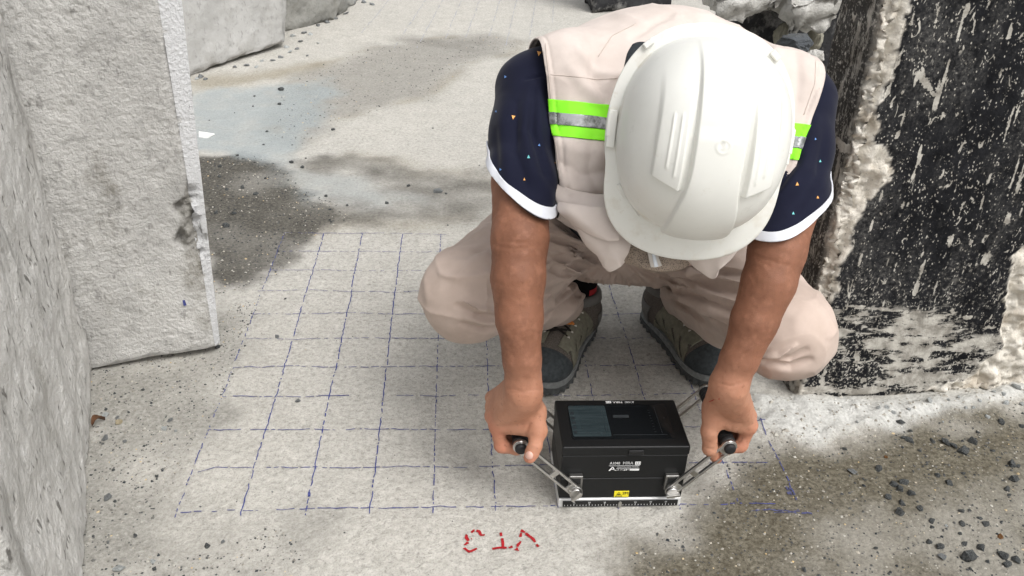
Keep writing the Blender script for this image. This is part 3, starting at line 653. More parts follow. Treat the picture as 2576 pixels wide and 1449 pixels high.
RIGHT = ZR([(1145, 640, 35), (1195, 725, 40), (1160, 710, 30), (1320, 725, 35), (1250, 775, 22), (1392, 736, 50), (1430, 752, 40), (1480, 780, 62), (1530, 730, 50), (1690, 630, 40), (1740, 850, 45), (1775, 860, 30), (1755, 932, 48), (1715, 985, 38), (1730, 1015, 20), (1405, 955, 40), (1110, 965, 45), (1165, 950, 48), (1140, 988, 40), (1200, 1015, 48), (1080, 1035, 42), (1150, 1070, 38), (1250, 1095, 45), (1145, 1118, 48), (1030, 885, 38), (955, 940, 20), (845, 775, 24), (1310, 1160, 35), (1315, 1190, 25), (1470, 1110, 28), (1515, 1105, 20), (1570, 1145, 28), (1600, 1175, 40), (1475, 1175, 32), (1300, 1270, 35), (1360, 1295, 45), (1510, 1355, 74), (1580, 1300, 42), (1690, 1340, 60), (1715, 1385, 45), (1765, 1360, 50), (1615, 1370, 25), (1490, 1275, 30), (1015, 1300, 22), (632, 1420, 28), (1520, 1410, 20), (1345, 915, 30), (1200, 675, 22), (1465, 1225, 20), (1795, 650, 30), (1560, 680, 22), (1640, 780, 22), (1480, 905, 26)])
RIGHTP = ZR([(1613, 600, 46), (1705, 540, 45), (910, 645, 25), (690, 685, 20), (1290, 545, 50), (1065, 578, 40), (1020, 575, 36), (1490, 570, 30), (1530, 570, 30), (1390, 1185, 22), (1100, 600, 30), (1180, 590, 34), (1560, 545, 30), (1450, 520, 26), (1390, 545, 26), (1640, 480, 34), (1690, 500, 40), (1760, 470, 60), (1790, 540, 40), (1770, 400, 50), (1370, 640, 20), (830, 570, 16), (760, 600, 16)])
LEFT = ZL([(535, 615, 25), (590, 655, 25), (627, 770, 28), (650, 632, 22), (720, 518, 28), (545, 1062, 50), (580, 1075, 26), (790, 950, 28), (680, 1243, 28), (545, 1283, 22), (1045, 1300, 42), (1122, 1277, 28), (780, 1420, 30), (1335, 1215, 18), (1395, 245, 34), (1435, 57, 18), (570, 915, 26), (945, 1362, 16), (905, 500, 14), (600, 580, 16), (1195, 1283, 14), (1370, 1028, 12), (1008, 1097, 14)])
BACK = ZB([(590, 515, 45), (583, 597, 32), (437, 547, 20), (325, 647, 12), (508, 753, 22), (885, 743, 28), (430, 610, 14), (710, 960, 32), (650, 930, 40), (845, 1118, 28), (1315, 1065, 26), (1193, 1160, 30), (1530, 1105, 20), (968, 1175, 20), (325, 1195, 25), (320, 1217, 40), (445, 1108, 38), (490, 830, 18), (340, 890, 25), (240, 1010, 30), (370, 1075, 34), (280, 1085, 34), (220, 1215, 40), (280, 1295, 50), (240, 950, 30), (440, 930, 18), (500, 1020, 26), (1455, 730, 16), (1430, 575, 10), (870, 1262, 16), (1065, 352, 10), (1720, 945, 14), (730, 905, 18), (180, 690, 12), (1540, 1285, 14)])
def stone(x, y, s, kind, label, group=None, name='stone', cat='stone', flat=1., sink=.6):
    p = pz(x, y); dep = -((RC.T @ (p - CAM_LOC))[2]); r = s * .5 / FPX * dep
    o = bpy.data.objects.new(name, RM[kind][rng.integers(6)]); COL.objects.link(o)
    o.scale = (r * rng.uniform(.95, 1.15), r * rng.uniform(.95, 1.15), r * flat * rng.uniform(.85, 1.1)); o.rotation_euler = (rng.normal() * .25, rng.normal() * .25, rng.uniform(0, 6.28))
    o.location = (p[0], p[1], float(ground_h(p[None])[0]) + r * flat * (.62 - sink * .62)); return tag(o, label, cat, group)
ORD = 'first second third fourth fifth sixth seventh eighth ninth tenth eleventh twelfth thirteenth fourteenth'.split()
def rows_of(L, kinds, what, group, nrow, **k):
    """stones told apart only by place: rows from the camera outwards, then left to right"""
    L = sorted(L, key=lambda a: -a[1]); n = math.ceil(len(L) / nrow)
    for r in range(nrow):
        for c, a in enumerate(sorted(L[r * n:(r + 1) * n])):
            stone(*a[:3], kinds(a), f'{what}, {ORD[c]} from left in the {ORD[r]} row up', group, **k)
RIGHT = [(a[0], a[1], a[2] * 1.4) for a in RIGHT]; big_ = max(RIGHT, key=lambda a: a[2]); stone(*big_[:3], 'd', 'largest dark crushed stone near the lower right corner', sink=.45)
rows_of([a for a in RIGHT if a is not big_], lambda a: 'd', 'dark crushed stone on damp brown ground', 'dark stones on the damp ground at right', 6, sink=.75)
rows_of(RIGHTP, lambda a: 'p', 'pale chip in white dust by coated block', 'pale chips along the coated block', 3)
rows_of(LEFT, lambda a: 'd' if rng.random() < .6 else 'g', 'small grey stone on dusty left ground', 'grey stones on the left ground', 4)
rows_of(BACK, lambda a: 'd', 'small dark stone on wet ground behind', 'dark stones on the wet ground behind', 4)
for L, kd, lab in [(ZB([(1485, 1095, 62)])[0], 'g', 'largest dark grey stone on the wet ground left of the worker sleeve'), (ZL([(1092, 298, 52)])[0], 'd', 'black stone wedged under the corner of the chipped slab'),
                   (ZL([(600, 680, 58)])[0], 't', 'flat tan stone near the pitted panel'), (ZL([(828, 712, 44)])[0], 'p', 'white stone on the dusty ground between panel and grid'), (ZL([(535, 645, 48)])[0], 'p', 'pale wedge shaped stone beside the brown leaf'),
                   (ZL([(525, 752, 48)])[0], 'g', 'blocky grey stone below the brown leaf'), (ZL([(1500, 568, 34)])[0], 'g', 'square grey stone lying inside the pen grid'), (ZL([(605, 1415, 66)])[0], 'p', 'large pale stone at the bottom left by the pitted panel'),
                   (ZL([(772, 1378, 38)])[0], 'p', 'flat pale chip at the bottom left right of the large pale stone'), (ZR([(1070, 815, 27)])[0], 'r', 'orange brown stone right of the worker hand on damp ground'), (ZR([(1675, 1243, 42)])[0], 'r', 'rust brown stone near the right edge among dark stones'),
                   (ZR([(890, 895, 62)])[0], 'g', 'flat grey stone on the damp ground right of the pen line'), (ZR([(1370, 1347, 58)])[0], 'g', 'grey brown stone left of the largest dark stone'), (ZL([(855, 668, 36)])[0], 'g', 'grey stone just above the white stone'), (ZL([(885, 722, 26)])[0], 'p', 'tiny pale stone right of the white stone')]:
    stone(*L[:3], kd, lab, flat=.6 if 'flat' in lab else 1.)
rows_of(ZB([(130, 440, 60), (105, 450, 40), (160, 455, 40), (450, 385, 45), (395, 375, 40), (325, 385, 35), (480, 350, 40), (540, 345, 36), (590, 330, 40), (640, 300, 44), (620, 270, 40), (680, 280, 36), (650, 210, 50), (700, 240, 40), (660, 160, 50), (720, 190, 44), (760, 200, 40), (690, 130, 46), (740, 150, 50), (800, 150, 46), (850, 130, 50), (880, 80, 60), (930, 60, 56), (960, 80, 44), (900, 110, 40), (1000, 20, 50), (1060, 15, 44), (1110, 28, 40), (960, 20, 44), (800, 250, 30), (740, 320, 26)]), lambda a: 'p' if rng.random() < .45 else 'g', 'grey rubble fragment along far slabs', 'rubble along the far slabs', 4, name='rubble_fragment', cat='rubble', flat=.7)
# white shard by the chipped slab, brown leaf by the pitted panel
p0 = pz(505, 338); sh = [pz(500, 330, .004), pz(540, 336, .008), pz(520, 346, .004), pz(500, 344, .004)]
bm = bmesh.new(); t_ = [bm.verts.new(p) for p in sh]; b_ = [bm.verts.new(p - [0, 0, .004]) for p in sh]; bm.faces.new(t_); bm.faces.new(b_[::-1])
for i in range(4): bm.faces.new((t_[i], b_[i], b_[(i + 1) % 4], t_[(i + 1) % 4]))
tag(bm_obj('white_shard', bm, plain('white_shard', (.8, .8, .78), .5)), 'thin white shard on the wet ground by the chipped slab', 'shard')
lc = pz(247, 1070); LV = []; LF = []
for i in range(9):
    u = i / 8; wd = .007 * math.sin(math.pi * min(1, u * .95 + .03)) ** .7
    for j in (-1, 0, 1): LV.append(lc + np.array([.002 + (u - .5) * .012 + j * wd * .8, (u - .5) * .026 - j * wd * .3, .008 + .007 * abs(j) + .008 * math.sin(4 * u)]))
for i in range(8):
    for j in range(2): a = i * 3 + j; LF.append((a, a + 1, a + 4, a + 3))
lf = mesh('dry_leaf', LV, LF, plain('dry_leaf', (.10, .045, .02), .6, nscale=200, var=.4)); so = lf.modifiers.new('s', 'SOLIDIFY'); so.thickness = .0006
tag(lf, 'curled brown dry leaf at the foot of the pitted panel', 'leaf')
# fine grit: nobody could count it
def grit():
    V = []; F = []; o = np.array([[1, 0, 0], [-1, 0, 0], [0, 1, 0], [0, -1, 0], [0, 0, 1], [0, 0, -.4]]); f = [(0, 2, 4), (2, 1, 4), (1, 3, 4), (3, 0, 4), (2, 0, 5), (1, 2, 5), (3, 1, 5), (0, 3, 5)]
    spots = []
    for name, n, s0, s1 in (('wetr', 3600, .0008, .0026), ('dirt', 1700, .0008, .0024), ('wet', 1500, .001, .0032), ('dust', 260, .0012, .004), ('damp', 700, .0015, .0035)):
        P = np.array(POLY[name]); lo, hi = P.min(0), np.minimum(P.max(0), [1.1, 9]); q = rng.uniform(lo, hi, (n * 3, 2)); q = q[sd_poly(q, P) < .01][:n]
        spots += [(a[0], a[1], rng.uniform(s0, s1) * rng.choice([1, 1, 1, 1.5])) for a in q]
    q = rng.uniform([-.95, -.2], [.6, 1.6], (700, 2)); spots += [(a[0], a[1], rng.uniform(.0006, .0018)) for a in q]
    S = np.array(spots); z = ground_h(np.concatenate([S[:, :2], 0 * S[:, :1]], 1)); col = rng.random(len(S)); dd = sd_poly(S[:, :2], POLY['dust']) < .01; col = np.where(dd, .72 + .2 * col, col)
    for (x, y, r), h in zip(S, z):
        k = len(V); a = rng.uniform(0, 6.28); c, s = math.cos(a), math.sin(a); j = o * rng.uniform(.6, 1.2, (6, 3)) * r
        V += [(x + v[0] * c - v[1] * s, y + v[0] * s + v[1] * c, h + v[2] * .8) for v in j]; F += [tuple(i + k for i in t) for t in f]
    ob = mesh('grit', V, F, None, smooth=False); fattr(ob.data, 'tone', np.repeat(col, 6)); g = M('grit', .9, .2)
    g.set('Base Color', g.ramp(g.attr('tone'), (0., (.03, .035, .04)), (.5, (.11, .11, .105)), (.75, (.28, .26, .22)), (.93, (.5, .48, .43)), (1., (.55, .40, .20)))); ob.data.materials.append(g.m); return ob
tag(grit(), 'fine grit and sand grains strewn over the concrete ground', 'grit', kind='stuff')
# stray pen mark on the chipped slab
p0 = plane_hit(462, 752, np.array(sb[0]), FRONT_N); p1 = plane_hit(466, 766, np.array(sb[0]), FRONT_N); off = -FRONT_N * .0055 if np.dot(FRONT_N, CAM_LOC - p0) < 0 else FRONT_N * .0055
sx = unit(np.cross(p1 - p0, FRONT_N)) * .0022; mesh('pen_mark', [p0 - sx + off, p0 + sx + off, p1 + sx * 1.3 + off, p1 - sx * 1.3 + off], [(0, 1, 2, 3)], BLUE, slab2, False)

# ================================================================== THE INSTRUMENT
BLK = plain('black_housing', (.0075, .008, .0085), .45, .32, var=.1, nscale=200, bump=.08)
BLK2 = plain('black_rubber', (.014, .014, .015), .6, .35, nscale=90)
ALU = plain('brushed_aluminium', (.52, .51, .49), .34, .5, 1., .1, 120)
ALUD = plain('dull_aluminium', (.30, .295, .285), .42, .5, 1., .1, 120)
WHT = plain('white_print', (.80, .80, .79), .6); YEL = plain('yellow_sticker', (.78, .66, .02), .5); BLP = plain('black_print', (.01, .01, .01), .6)
GLS = M('screen_glass', .08, .5); GLS.set('Base Color', (.008, .009, .010)); GLS = GLS.m
g = M('screen_panel', .1, .5)
g.set('Base Color', g.mix(g.ramp(g.noise(90, 2, .5, g.mapv((.2, 4, 1))), (.45, 0.), (.6, 1.)), (.018, .026, .029), (.032, .043, .047))); g.set('Emission Color', (.05, .075, .08)); g.set('Emission Strength', .12); PANEL = g.m
DVX, DVY, ZB0, ZT = .1, .118, .0045, .124
dev = empty('concrete_scanner', (0, DVY / 2, 0)); tag(dev, 'black portable concrete scanner with screen on top and two aluminium handles', 'scanner')
def dbox(name, lo, hi, mat, bev=.002, parent=None): bm = bmesh.new(); bx(bm, lo, hi); return bm_obj(name, bm, mat, parent or dev, bevel=bev)
def dpoly(name, pts, y0, y1, mat, bev=.001, parent=None):                     # outline in x,z extruded along y
    bm = bmesh.new(); A = [bm.verts.new((x, y0, z)) for x, z in pts]; B = [bm.verts.new((x, y1, z)) for x, z in pts]; bm.faces.new(A); bm.faces.new(B[::-1])
    for i in range(len(pts)): j = (i + 1) % len(pts); bm.faces.new((A[i], B[i], B[j], A[j]))
    return bm_obj(name, bm, mat, parent or dev, bevel=bev)
# silver foot with the ruler, leaning out a little at the front
base = dbox('base_plate', (-DVX - .0005, -.002, .0), (DVX + .0005, DVY + .002, .018), plain('silver_base', (.72, .72, .71), .5, .5, .35, .06, 120), .0025)
rul = dbox('ruler', (-DVX + .007, -.0042, .0035), (DVX - .005, -.0025, .0150), BLP, .0004)
dpoly('ruler_notch', [(-.0028, .0005), (.0028, .0005), (.0028, .0115), (.0018, .0137), (0, .0145), (-.0018, .0137), (-.0028, .0115)], -.0056, -.003, ALU, .0003, rul)
bm = bmesh.new()
for i in range(-18, 19):
    if i == 0: continue
    h = .0042 if i % 5 == 0 else .0022; bx(bm, (i * .005 - .0003, -.0048, .0058), (i * .005 + .0003, -.0043, .0058 + h))
bm_obj('ruler_ticks', bm, WHT, rul)
for n in (25, 50, 75):
    for s in (-1, 1): put_text('ruler_number', str(n), .0042, (s * n * .001, -.0047, .0125), (1, 0, 0), (0, 0, 1), WHT, rul)
low = dbox('lower_housing', (-DVX, 0, .0185), (DVX, DVY, .0590), BLK, .0016)
mid = dbox('upper_housing', (-DVX, 0, .0600), (DVX, DVY, .1055), BLK, .0016)
dbox('seam_strip', (-DVX + .002, .0015, .0586), (DVX - .002, DVY - .0015, .0604), BLP, 0)
# lid: wider at the top front edge as a shallow overhang
lz0, lz1 = .1068, ZT
bm = bmesh.new(); b_ = [(-DVX - .001, -.0015, lz0), (DVX + .0015, -.0015, lz0), (DVX + .0015, DVY + .001, lz0), (-DVX - .001, DVY + .001, lz0)]; t_ = [(-DVX - .001, -.0015, lz1), (DVX + .0015, -.0015, lz1), (DVX + .0015, DVY + .001, lz1 + .0015), (-DVX - .001, DVY + .001, lz1 + .0015)]
vb = [bm.verts.new(p) for p in b_]; vt = [bm.verts.new(p) for p in t_]; bm.faces.new(vb[::-1]); bm.faces.new(vt)
for i in range(4): bm.faces.new((vb[i], vb[(i + 1) % 4], vt[(i + 1) % 4], vt[i]))
lid = bm_obj('lid', bm, BLK, dev, bevel=.003, seg=3)
dbox('lid_seam', (-DVX + .002, .001, .1052), (DVX - .002, DVY - .001, .1072), BLP, 0)
dbox('latch', (.0035, -.0040, .1085), (.0275, -.0012, .1185), BLK2, .0015); dbox('latch_slot', (.006, -.0046, .1120), (.025, -.0038, .1168), BLP, .0004)
zt = lambda y: lz1 + .0015 * (y + .0015) / (DVY + .0025)
def top_sheet(name, x0, y0, x1, y1, lift, mat, r=.004, parent=None):
    P = []
    for cx, cy, a0 in ((x1 - r, y0 + r, -90), (x1 - r, y1 - r, 0), (x0 + r, y1 - r, 90), (x0 + r, y0 + r, 180)):
        for k in range(6): a = math.radians(a0 + 90 * k / 5); P.append((cx + r * math.cos(a), cy + r * math.sin(a)))
    bm = bmesh.new(); A = [bm.verts.new((x, y, zt(y) + lift)) for x, y in P]; B = [bm.verts.new((x, y, zt(y) - .001)) for x, y in P]; bm.faces.new(A)
    for i in range(len(P)): j = (i + 1) % len(P); bm.faces.new((A[i], B[i], B[j], A[j]))
    return bm_obj(name, bm, mat, parent or lid)
scr = top_sheet('screen', -.083, .017, .082, .104, .0006, GLS)
pan = top_sheet('screen_panel', -.081, .0235, -.020, .1015, .0011, PANEL, .003, scr)
bm = bmesh.new()
for k in range(15): y = .040 + k * .0035; bx(bm, (-.066, y, zt(y) + .0012), (-.0285, y + .0004, zt(y) + .0014))
for x in (-.0275, -.024): bx(bm, (x, .036, zt(.06) + .0012), (x + .0006, .094, zt(.06) + .0015))
for k in range(5): x = -.066 + k * .010; bx(bm, (x, .0965, zt(.097) + .0012), (x + .0016, .0985, zt(.097) + .0014))
for k in range(5): y = .030 + k * .012; bx(bm, (-.079, y, zt(y) + .0012), (-.0735, y + .007, zt(y) + .0014))
for k in range(4):
    for q in range(2): bx(bm, (-.060 + k * .009, .0285 + q * .004, zt(.03) + .0012), (-.055 + k * .009, .0296 + q * .004, zt(.03) + .0014))
bm_obj('screen_marks', bm, plain('screen_ink', (.02, .026, .03), .3), scr)
bm = bmesh.new()
for a, b in (((-.017, .1), (.046, .1008)), ((.062, .03), (.0626, .098)), ((-.017, .026), (.07, .0266)), ((-.01, .07), (.016, .077))): bx(bm, (*a, zt(.06) + .0008), (*b, zt(.06) + .0011))
for k in range(9): bx(bm, (.050, .033 + k * .007, zt(.06) + .0008), (.053, .0334 + k * .007, zt(.06) + .0011))
bm_obj('screen_scale', bm, plain('screen_faint', (.035, .04, .044), .4), scr)
bm = bmesh.new(); cyl(bm, (.073, .068, zt(.068) + .0002), (.073, .068, zt(.068) + .0014), .0016, n=12); bm_obj('screen_button', bm, BLP, lid)
# lettering: on the lid (read from the worker's side) and on the front
LIDT = dict(ex=(-1, 0, 0), ey=(0, -1, .013))
def badge(org, ex, ey, parent, k=1.):
    ex, ey = np.array(ex, float), np.array(ey, float); org = np.array(org, float)
    put_text('lettering', 'A1040', .0080 * k, org - ex * .0172 * k, ex, ey, WHT, parent, .80)
    put_text('lettering', 'MIRA', .0082 * k, org + ex * .0045 * k, ex, ey, WHT, parent, .92); put_text('lettering', 'MIRA', .0082 * k, org + ex * .0048 * k + ey * .0002, ex, ey, WHT, parent, .92)
    n = np.cross(ex, ey)
    for dx, ch in ((.0188, '3'), (.0236, 'D')):
        c = org + ex * dx * k; h = .0023 * k; V = [c - ex * h - ey * .0033 * k, c + ex * h - ey * .0033 * k, c + ex * h + ey * .0033 * k, c - ex * h + ey * .0033 * k]
        mesh('lettering_plate', V, [(0, 1, 2, 3)], WHT, parent, False); put_text('lettering', ch, .0058 * k, c + n * .0003, ex, ey, BLP, parent, 1.)
badge((.008, .1115, zt(.1115) + .0005), (-1, 0, 0), (0, -1, -.013), lid, .92)
FY = -.0006
badge((.0010, FY, .0905), (1, 0, 0), (0, 0, 1), mid, .95)
bm = bmesh.new(); bx(bm, (-.0245, FY - .0001, .0852), (.0245, FY + .0003, .0855)); bx(bm, (-.012, FY - .0001, .0800), (.0245, FY + .0003, .0803)); bx(bm, (.0095, FY - .0001, .0755), (.0245, FY + .0003, .0785)); bm_obj('print_bars', bm, WHT, mid)
put_text('lettering', 'Acoustic Control Systems - ACS Group', .0024, (.006, FY, .0829), (1, 0, 0), (0, 0, 1), WHT, mid, .86)
put_text('lettering', 'CE  FC', .0034, (-.0065, FY, .0771), (1, 0, 0), (0, 0, 1), WHT, mid); put_text('lettering', 'S/N', .0026, (.0063, FY, .0771), (1, 0, 0), (0, 0, 1), WHT, mid)
def flat(name, tris, y, mat, parent): V = []; F = []; [ (F.append(tuple(range(len(V), len(V) + len(t)))), V.extend([(x, y, z) for x, z in t])) for t in tris ]; return mesh(name, V, F, mat, parent, False)
flat('logo', [[(-.0245, .0753), (-.0215, .0753), (-.0178, .0835), (-.0192, .0835)], [(-.0192, .0835), (-.0175, .0835), (-.0135, .0760), (-.0158, .0760)], [(-.0212, .0775), (-.0148, .0775), (-.0152, .0785), (-.0208, .0785)], [(-.0158, .0760), (-.0115, .0753), (-.0125, .0768), (-.0150, .0775)]], FY, WHT, mid)
flat('print_mark', [[(-.0006, .0757), (.0022, .0757), (.0008, .0785)], [(.0030, .0757), (.0044, .0757), (.0044, .0785), (.0030, .0785)]], FY, WHT, mid)
stk = dbox('warning_sticker', (-.0105, -.0008, .0200), (.0135, .001, .0325), YEL, .0004)
flat('sticker_triangle', [[(-.0088, .0213), (.0028, .0213), (.0022, .0221), (-.0082, .0221)], [(-.0088, .0213), (-.0080, .0213), (-.0028, .0304), (-.0032, .0312)], [(.0028, .0213), (.0020, .0213), (-.0034, .0304), (-.0032, .0312)], [(-.0048, .0242), (-.0014, .0242), (-.0008, .0252), (-.0014, .0264), (-.0048, .0264), (-.0054, .0252)]], -.0012, BLP, stk)
put_text('lettering', '2M', .0076, (.0075, -.0012, .0283), (1, 0, 0), (0, 0, 1), BLP, stk, 1.05); put_text('lettering', '2M', .0076, (.0078, -.00125, .0283), (1, 0, 0), (0, 0, 1), BLP, stk, 1.05)
# handles: front and rear slotted arms, grip tube between them, clamping knobs
PYF, PYR = -.0135, DVY + .0135
GRIP = {}
for s, (kx, ky), (gx, gy) in ((-1, (1448, 1236), (1310, 1123)), (1, (1689, 1234), (1834, 1123))):
    K = pY(kx, ky, PYF); T = pY(gx, gy, PYF); GRIP[s] = T; d = T - K; L = np.linalg.norm(d); d /= L; n = np.array([-d[2], 0, d[0]])
    P = lambda t, wv, y: K * [1, 0, 1] + d * t + n * wv + np.array([0, y, 0])
    hnd = None
    for Y in (PYF, PYR):
        bm = bmesh.new(); Rm = np.stack([d, [0, 1, 0], n], 1); org = K * [1, 0, 1] + [0, Y, 0]
        for wv in (-.0082, .0082): bx(bm, (.002, -.0022, wv - .0020), (L - .002, .0022, wv + .0020), Rm, org)
        for wv in (-.0072, .0072): bx(bm, (.004, -.0030, wv - .0006), (L - .004, .0030, wv + .0006), Rm, org)
        bx(bm, (L * .36, -.0017, -.0075), (L * .36 + .009, .0017, .0075), Rm, org); bx(bm, (.008, -.0016, -.0075), (.017, .0016, .0075), Rm, org); bx(bm, (L - .016, -.0016, -.0075), (L - .007, .0016, .0075), Rm, org)
        for t, r in ((0, .0108), (L, .0122)):
            c = P(t, 0, Y); cyl(bm, c - [0, .0027, 0], c + [0, .0027, 0], r, n=36, rings=[(0, r - .0008), (.12, r), (.88, r), (1, r - .0008)])
            if t: cyl(bm, c - [0, .0036, 0], c + [0, .0036, 0], r - .0025, n=36)
        o = bm_obj('handle_arm', bm, ALU, dev, bevel=.0006); hnd = hnd or o
    a, b = P(L, 0, PYF + .003), P(L, 0, PYR - .003); bm = bmesh.new(); k = [(0, .0112), (.02, .0124)]
    for i in range(1, 18): t = .02 + .96 * i / 18; k += [(t - .006, .0124), (t, .0117), (t + .006, .0124)]
    cyl(bm, a, b, .0124, n=32, rings=k + [(.98, .0124), (1, .0112)]); bm_obj('grip', bm, BLK2, dev, smooth=True)
    for Y, q in ((PYF, -1), (PYR, 1)):
        c = P(L, 0, Y); bm = bmesh.new(); cyl(bm, c + [0, q * .003, 0], c + [0, q * .0105, 0], .0092, n=28, rings=[(0, .0092), (.55, .0092), (.8, .0082), (1, .006), (1.02, .003)]); bm_obj('end_cap', bm, BLK2, dev, smooth=True)
    # bracket, washer and wing knob at the foot
    dbox('handle_bracket', (K[0] - .011, -.0085, K[2] - .004), (K[0] + .011, .0002, K[2] + .026), ALUD, .0015)
    dbox('bracket_recess', (K[0] - .0075, -.0092, K[2] + .010), (K[0] + .0075, -.0080, K[2] + .022), BLP, .0005)
    bm = bmesh.new(); cyl(bm, (K[0], -.010, K[2]), (K[0], .001, K[2]), .0085, n=28); bm_obj('pivot', bm, ALUD, dev, bevel=.0006)
    bm = bmesh.new(); cyl(bm, (K[0], PYF - .003, K[2]), (K[0], PYF - .0085, K[2]), .0105, n=36, rings=[(0, .0098), (.2, .0105), (.8, .0102), (1, .0090)])
    an = math.radians(55 if s < 0 else 8); u = np.array([math.cos(an), 0, math.sin(an)]); v = np.array([-u[2], 0, u[0]])
    Rm = np.stack([u, [0, 1, 0], v], 1); bx(bm, (-.0108, -.0062, -.0024), (.0108, .001, .0024), Rm, np.array([K[0], PYF - .0085, K[2]]))
    bm_obj('clamp_knob', bm, ALU, dev, bevel=.0012)
    bm = bmesh.new(); cyl(bm, (K[0], PYR + .003, K[2]), (K[0], PYR + .010, K[2]), .0105, n=28); bm_obj('clamp_knob', bm, ALU, dev, bevel=.0012)
    bm = bmesh.new(); cyl(bm, (K[0], DVY - .001, K[2]), (K[0], PYR - .002, K[2]), .0085, n=24); bm_obj('pivot', bm, ALUD, dev, bevel=.0006)

# ================================================================== THE WORKER
per = empty('person', (.06, .45, 0)); tag(per, 'squatting person in white hard hat, beige vest and navy shirt holding the scanner', 'person')
lerp = lambda a, b, t: np.asarray(a) + (np.asarray(b) - np.asarray(a)) * t
SH = {-1: pd(1338, 225, 1.34), 1: pd(2012, 255, 1.34)}                       # shoulder joints
EL = {-1: pd(1308, 600, 1.235), 1: pd(1955, 630, 1.245)}
FM = {-1: pd(1303, 700, 1.235), 1: pd(1925, 735, 1.25)}
WR_ = {-1: pd(1317, 968, 1.27), 1: pd(1840, 955, 1.28)}
HEM = {-1: pd(1311, 458, 1.270), 1: pd(1990, 503, 1.278)}
NECK = np.array([.055, .30, .64])
# hard hat frame: in camera terms the crown looks at the camera, a little right and down
cr, cu_, cb = RC[:, 0], RC[:, 1], RC[:, 2]
HU = unit(-.04 * cr - .25 * cu_ + .965 * cb); HF = unit(-.10 * cr - .99 * cu_); HF = unit(HF - HU * (HF @ HU)); HW = np.cross(HF, HU)   # up, forward, to the worker's right... (image left is -HW or +HW by sign)
if HW @ cr < 0: HW = -HW
HC = pd(1759, 337, 1.13)                                                    # middle of the brim plane
HEADC = HC - HU * .035 + HF * .004

def skin_material():
    m = M('skin', .6, .3); n = m.noise(22, 5, .6); n2 = m.noise(160, 4, .6)
    zc = m.t.nodes.new('ShaderNodeSeparateXYZ'); m.t.links.new(m.obj, zc.inputs[0])
    tan = m.mix(m.ramp(n, (.3, 0.), (.7, 1.)), (.175, .075, .043), (.275, .122, .072))
    hand = m.mix(m.ramp(n, (.3, 0.), (.7, 1.)), (.40, .185, .112), (.50, .255, .165))
    c = m.mix(m.attr('hand'), tan, hand); c = m.mix(m.math('MULTIPLY', m.attr('flush'), .45), c, (.58, .20, .13))
    c = m.mix(m.math('MULTIPLY', m.ramp(n2, (.60, 0.), (.70, 1.)), .4), c, (.15, .06, .035)); c = m.mix(m.math('MULTIPLY', m.ramp(m.noise(60, 5, .6), (.52, 0.), (.68, 1.)), .35), c, (.40, .19, .12))
    m.set('Base Color', c); m.set('Subsurface Weight', .1); m.set('Subsurface Radius', (.010, .004, .002)); m.set('Subsurface Scale', .35)
    v = m.vor(900); m.bump(m.math('ADD', v, m.math('MULTIPLY', m.noise(120, 5, .65), 2.)), .22, .0018); return m.m
SKIN = skin_material()
def hand(fd, s):
    """hand closed round the grip tube (tube runs along Y). s=-1: image left, s=+1: image right"""
    T = GRIP[s] * [1, 0, 1]; W = WR_[s]; o = lambda x, y, z: T + np.array([s * x, y, z])      # x outwards
    Y0 = .020
    idx = [o(.036, Y0 - .006, .020), o(.028, Y0 - .013, -.016), o(.004, Y0 - .012, -.0225), o(-.014, Y0 - .010, -.012)]
    mid = [o(.041, Y0 + .014, .022), o(.030, Y0 + .010, -.018), o(.004, Y0 + .010, -.0240), o(-.016, Y0 + .011, -.011)]
    rin = [o(.040, Y0 + .035, .024), o(.029, Y0 + .032, -.016), o(.004, Y0 + .031, -.0235), o(-.014, Y0 + .031, -.012)]
    pin = [o(.040, Y0 + .055, .026), o(.027, Y0 + .053, -.010), o(.005, Y0 + .051, -.0215), o(-.011, Y0 + .050, -.013)]
    wc = W + np.array([0, .004, -.006])
    for f, rr, spread in ((idx, (.0118, .0104, .0094, .0080), -.010), (mid, (.0120, .0104, .0094, .0080), .000), (rin, (.0114, .0098, .0088, .0076), .010), (pin, (.0106, .0088, .0080, .0070), .019)):
        root = wc + np.array([s * .004, spread, -.008]); fd.cone(root, f[0], .0170, rr[0] + .0008, .008)
        fd.chain(f, rr, .0045)
    # palm and heel of the hand against the tube
    fd.cone(wc, o(.024, Y0 + .022, .030), .0225, .0175, .014, flat=((0, 1, 0), 1.35))
    fd.cone(o(.030, Y0 + .00, .022), o(.028, Y0 + .05, .022), .012, .011, .012)
    fd.cone(wc + [0, -.004, -.02], o(.006, Y0 - .006, .030), .020, .0150, .014)
    if s < 0:                                                                  # thumb laid forward over the arm's end
        a = pY(1345, 1035, .004); b = pY(1354, 1083, -.018); c = pY(1346, 1122, -.034); e = pY(1333, 1150, -.040)
        fd.cone(wc + [.006, -.004, -.008], a, .017, .0155, .012); fd.chain([a, b], (.0158, .0122), .012); fd.chain([b, c, e], (.0118, .0104, .0092), .004)
        fd.ell(lerp(c, e, .55), (.0098, .0098, .012), k=.004); th = (b, c, e)
        fd.cone(b, o(.026, Y0 - .010, .020), .0105, .011, .010)               # web to the forefinger
    else:                                                                      # thumb wrapped down the inner side
        a = pY(1800, 1030, .006); b = pY(1784, 1085, -.006); c = pY(1786, 1128, -.007); e = pY(1802, 1152, -.0045)
        fd.cone(wc + [-.004, -.002, -.010], a, .018, .0160, .012); fd.cone(wc + [-.010, .002, -.004], a + [-.001, .004, .004], .0165, .0170, .010); fd.chain([a, b], (.0160, .0126), .012); fd.chain([b, c, e], (.0126, .0110, .0092), .005); th = (b, c, e)
        fd.cone(lerp(a, b, .4), o(.030, Y0 - .012, .022), .0125, .0115, .012)
    return th
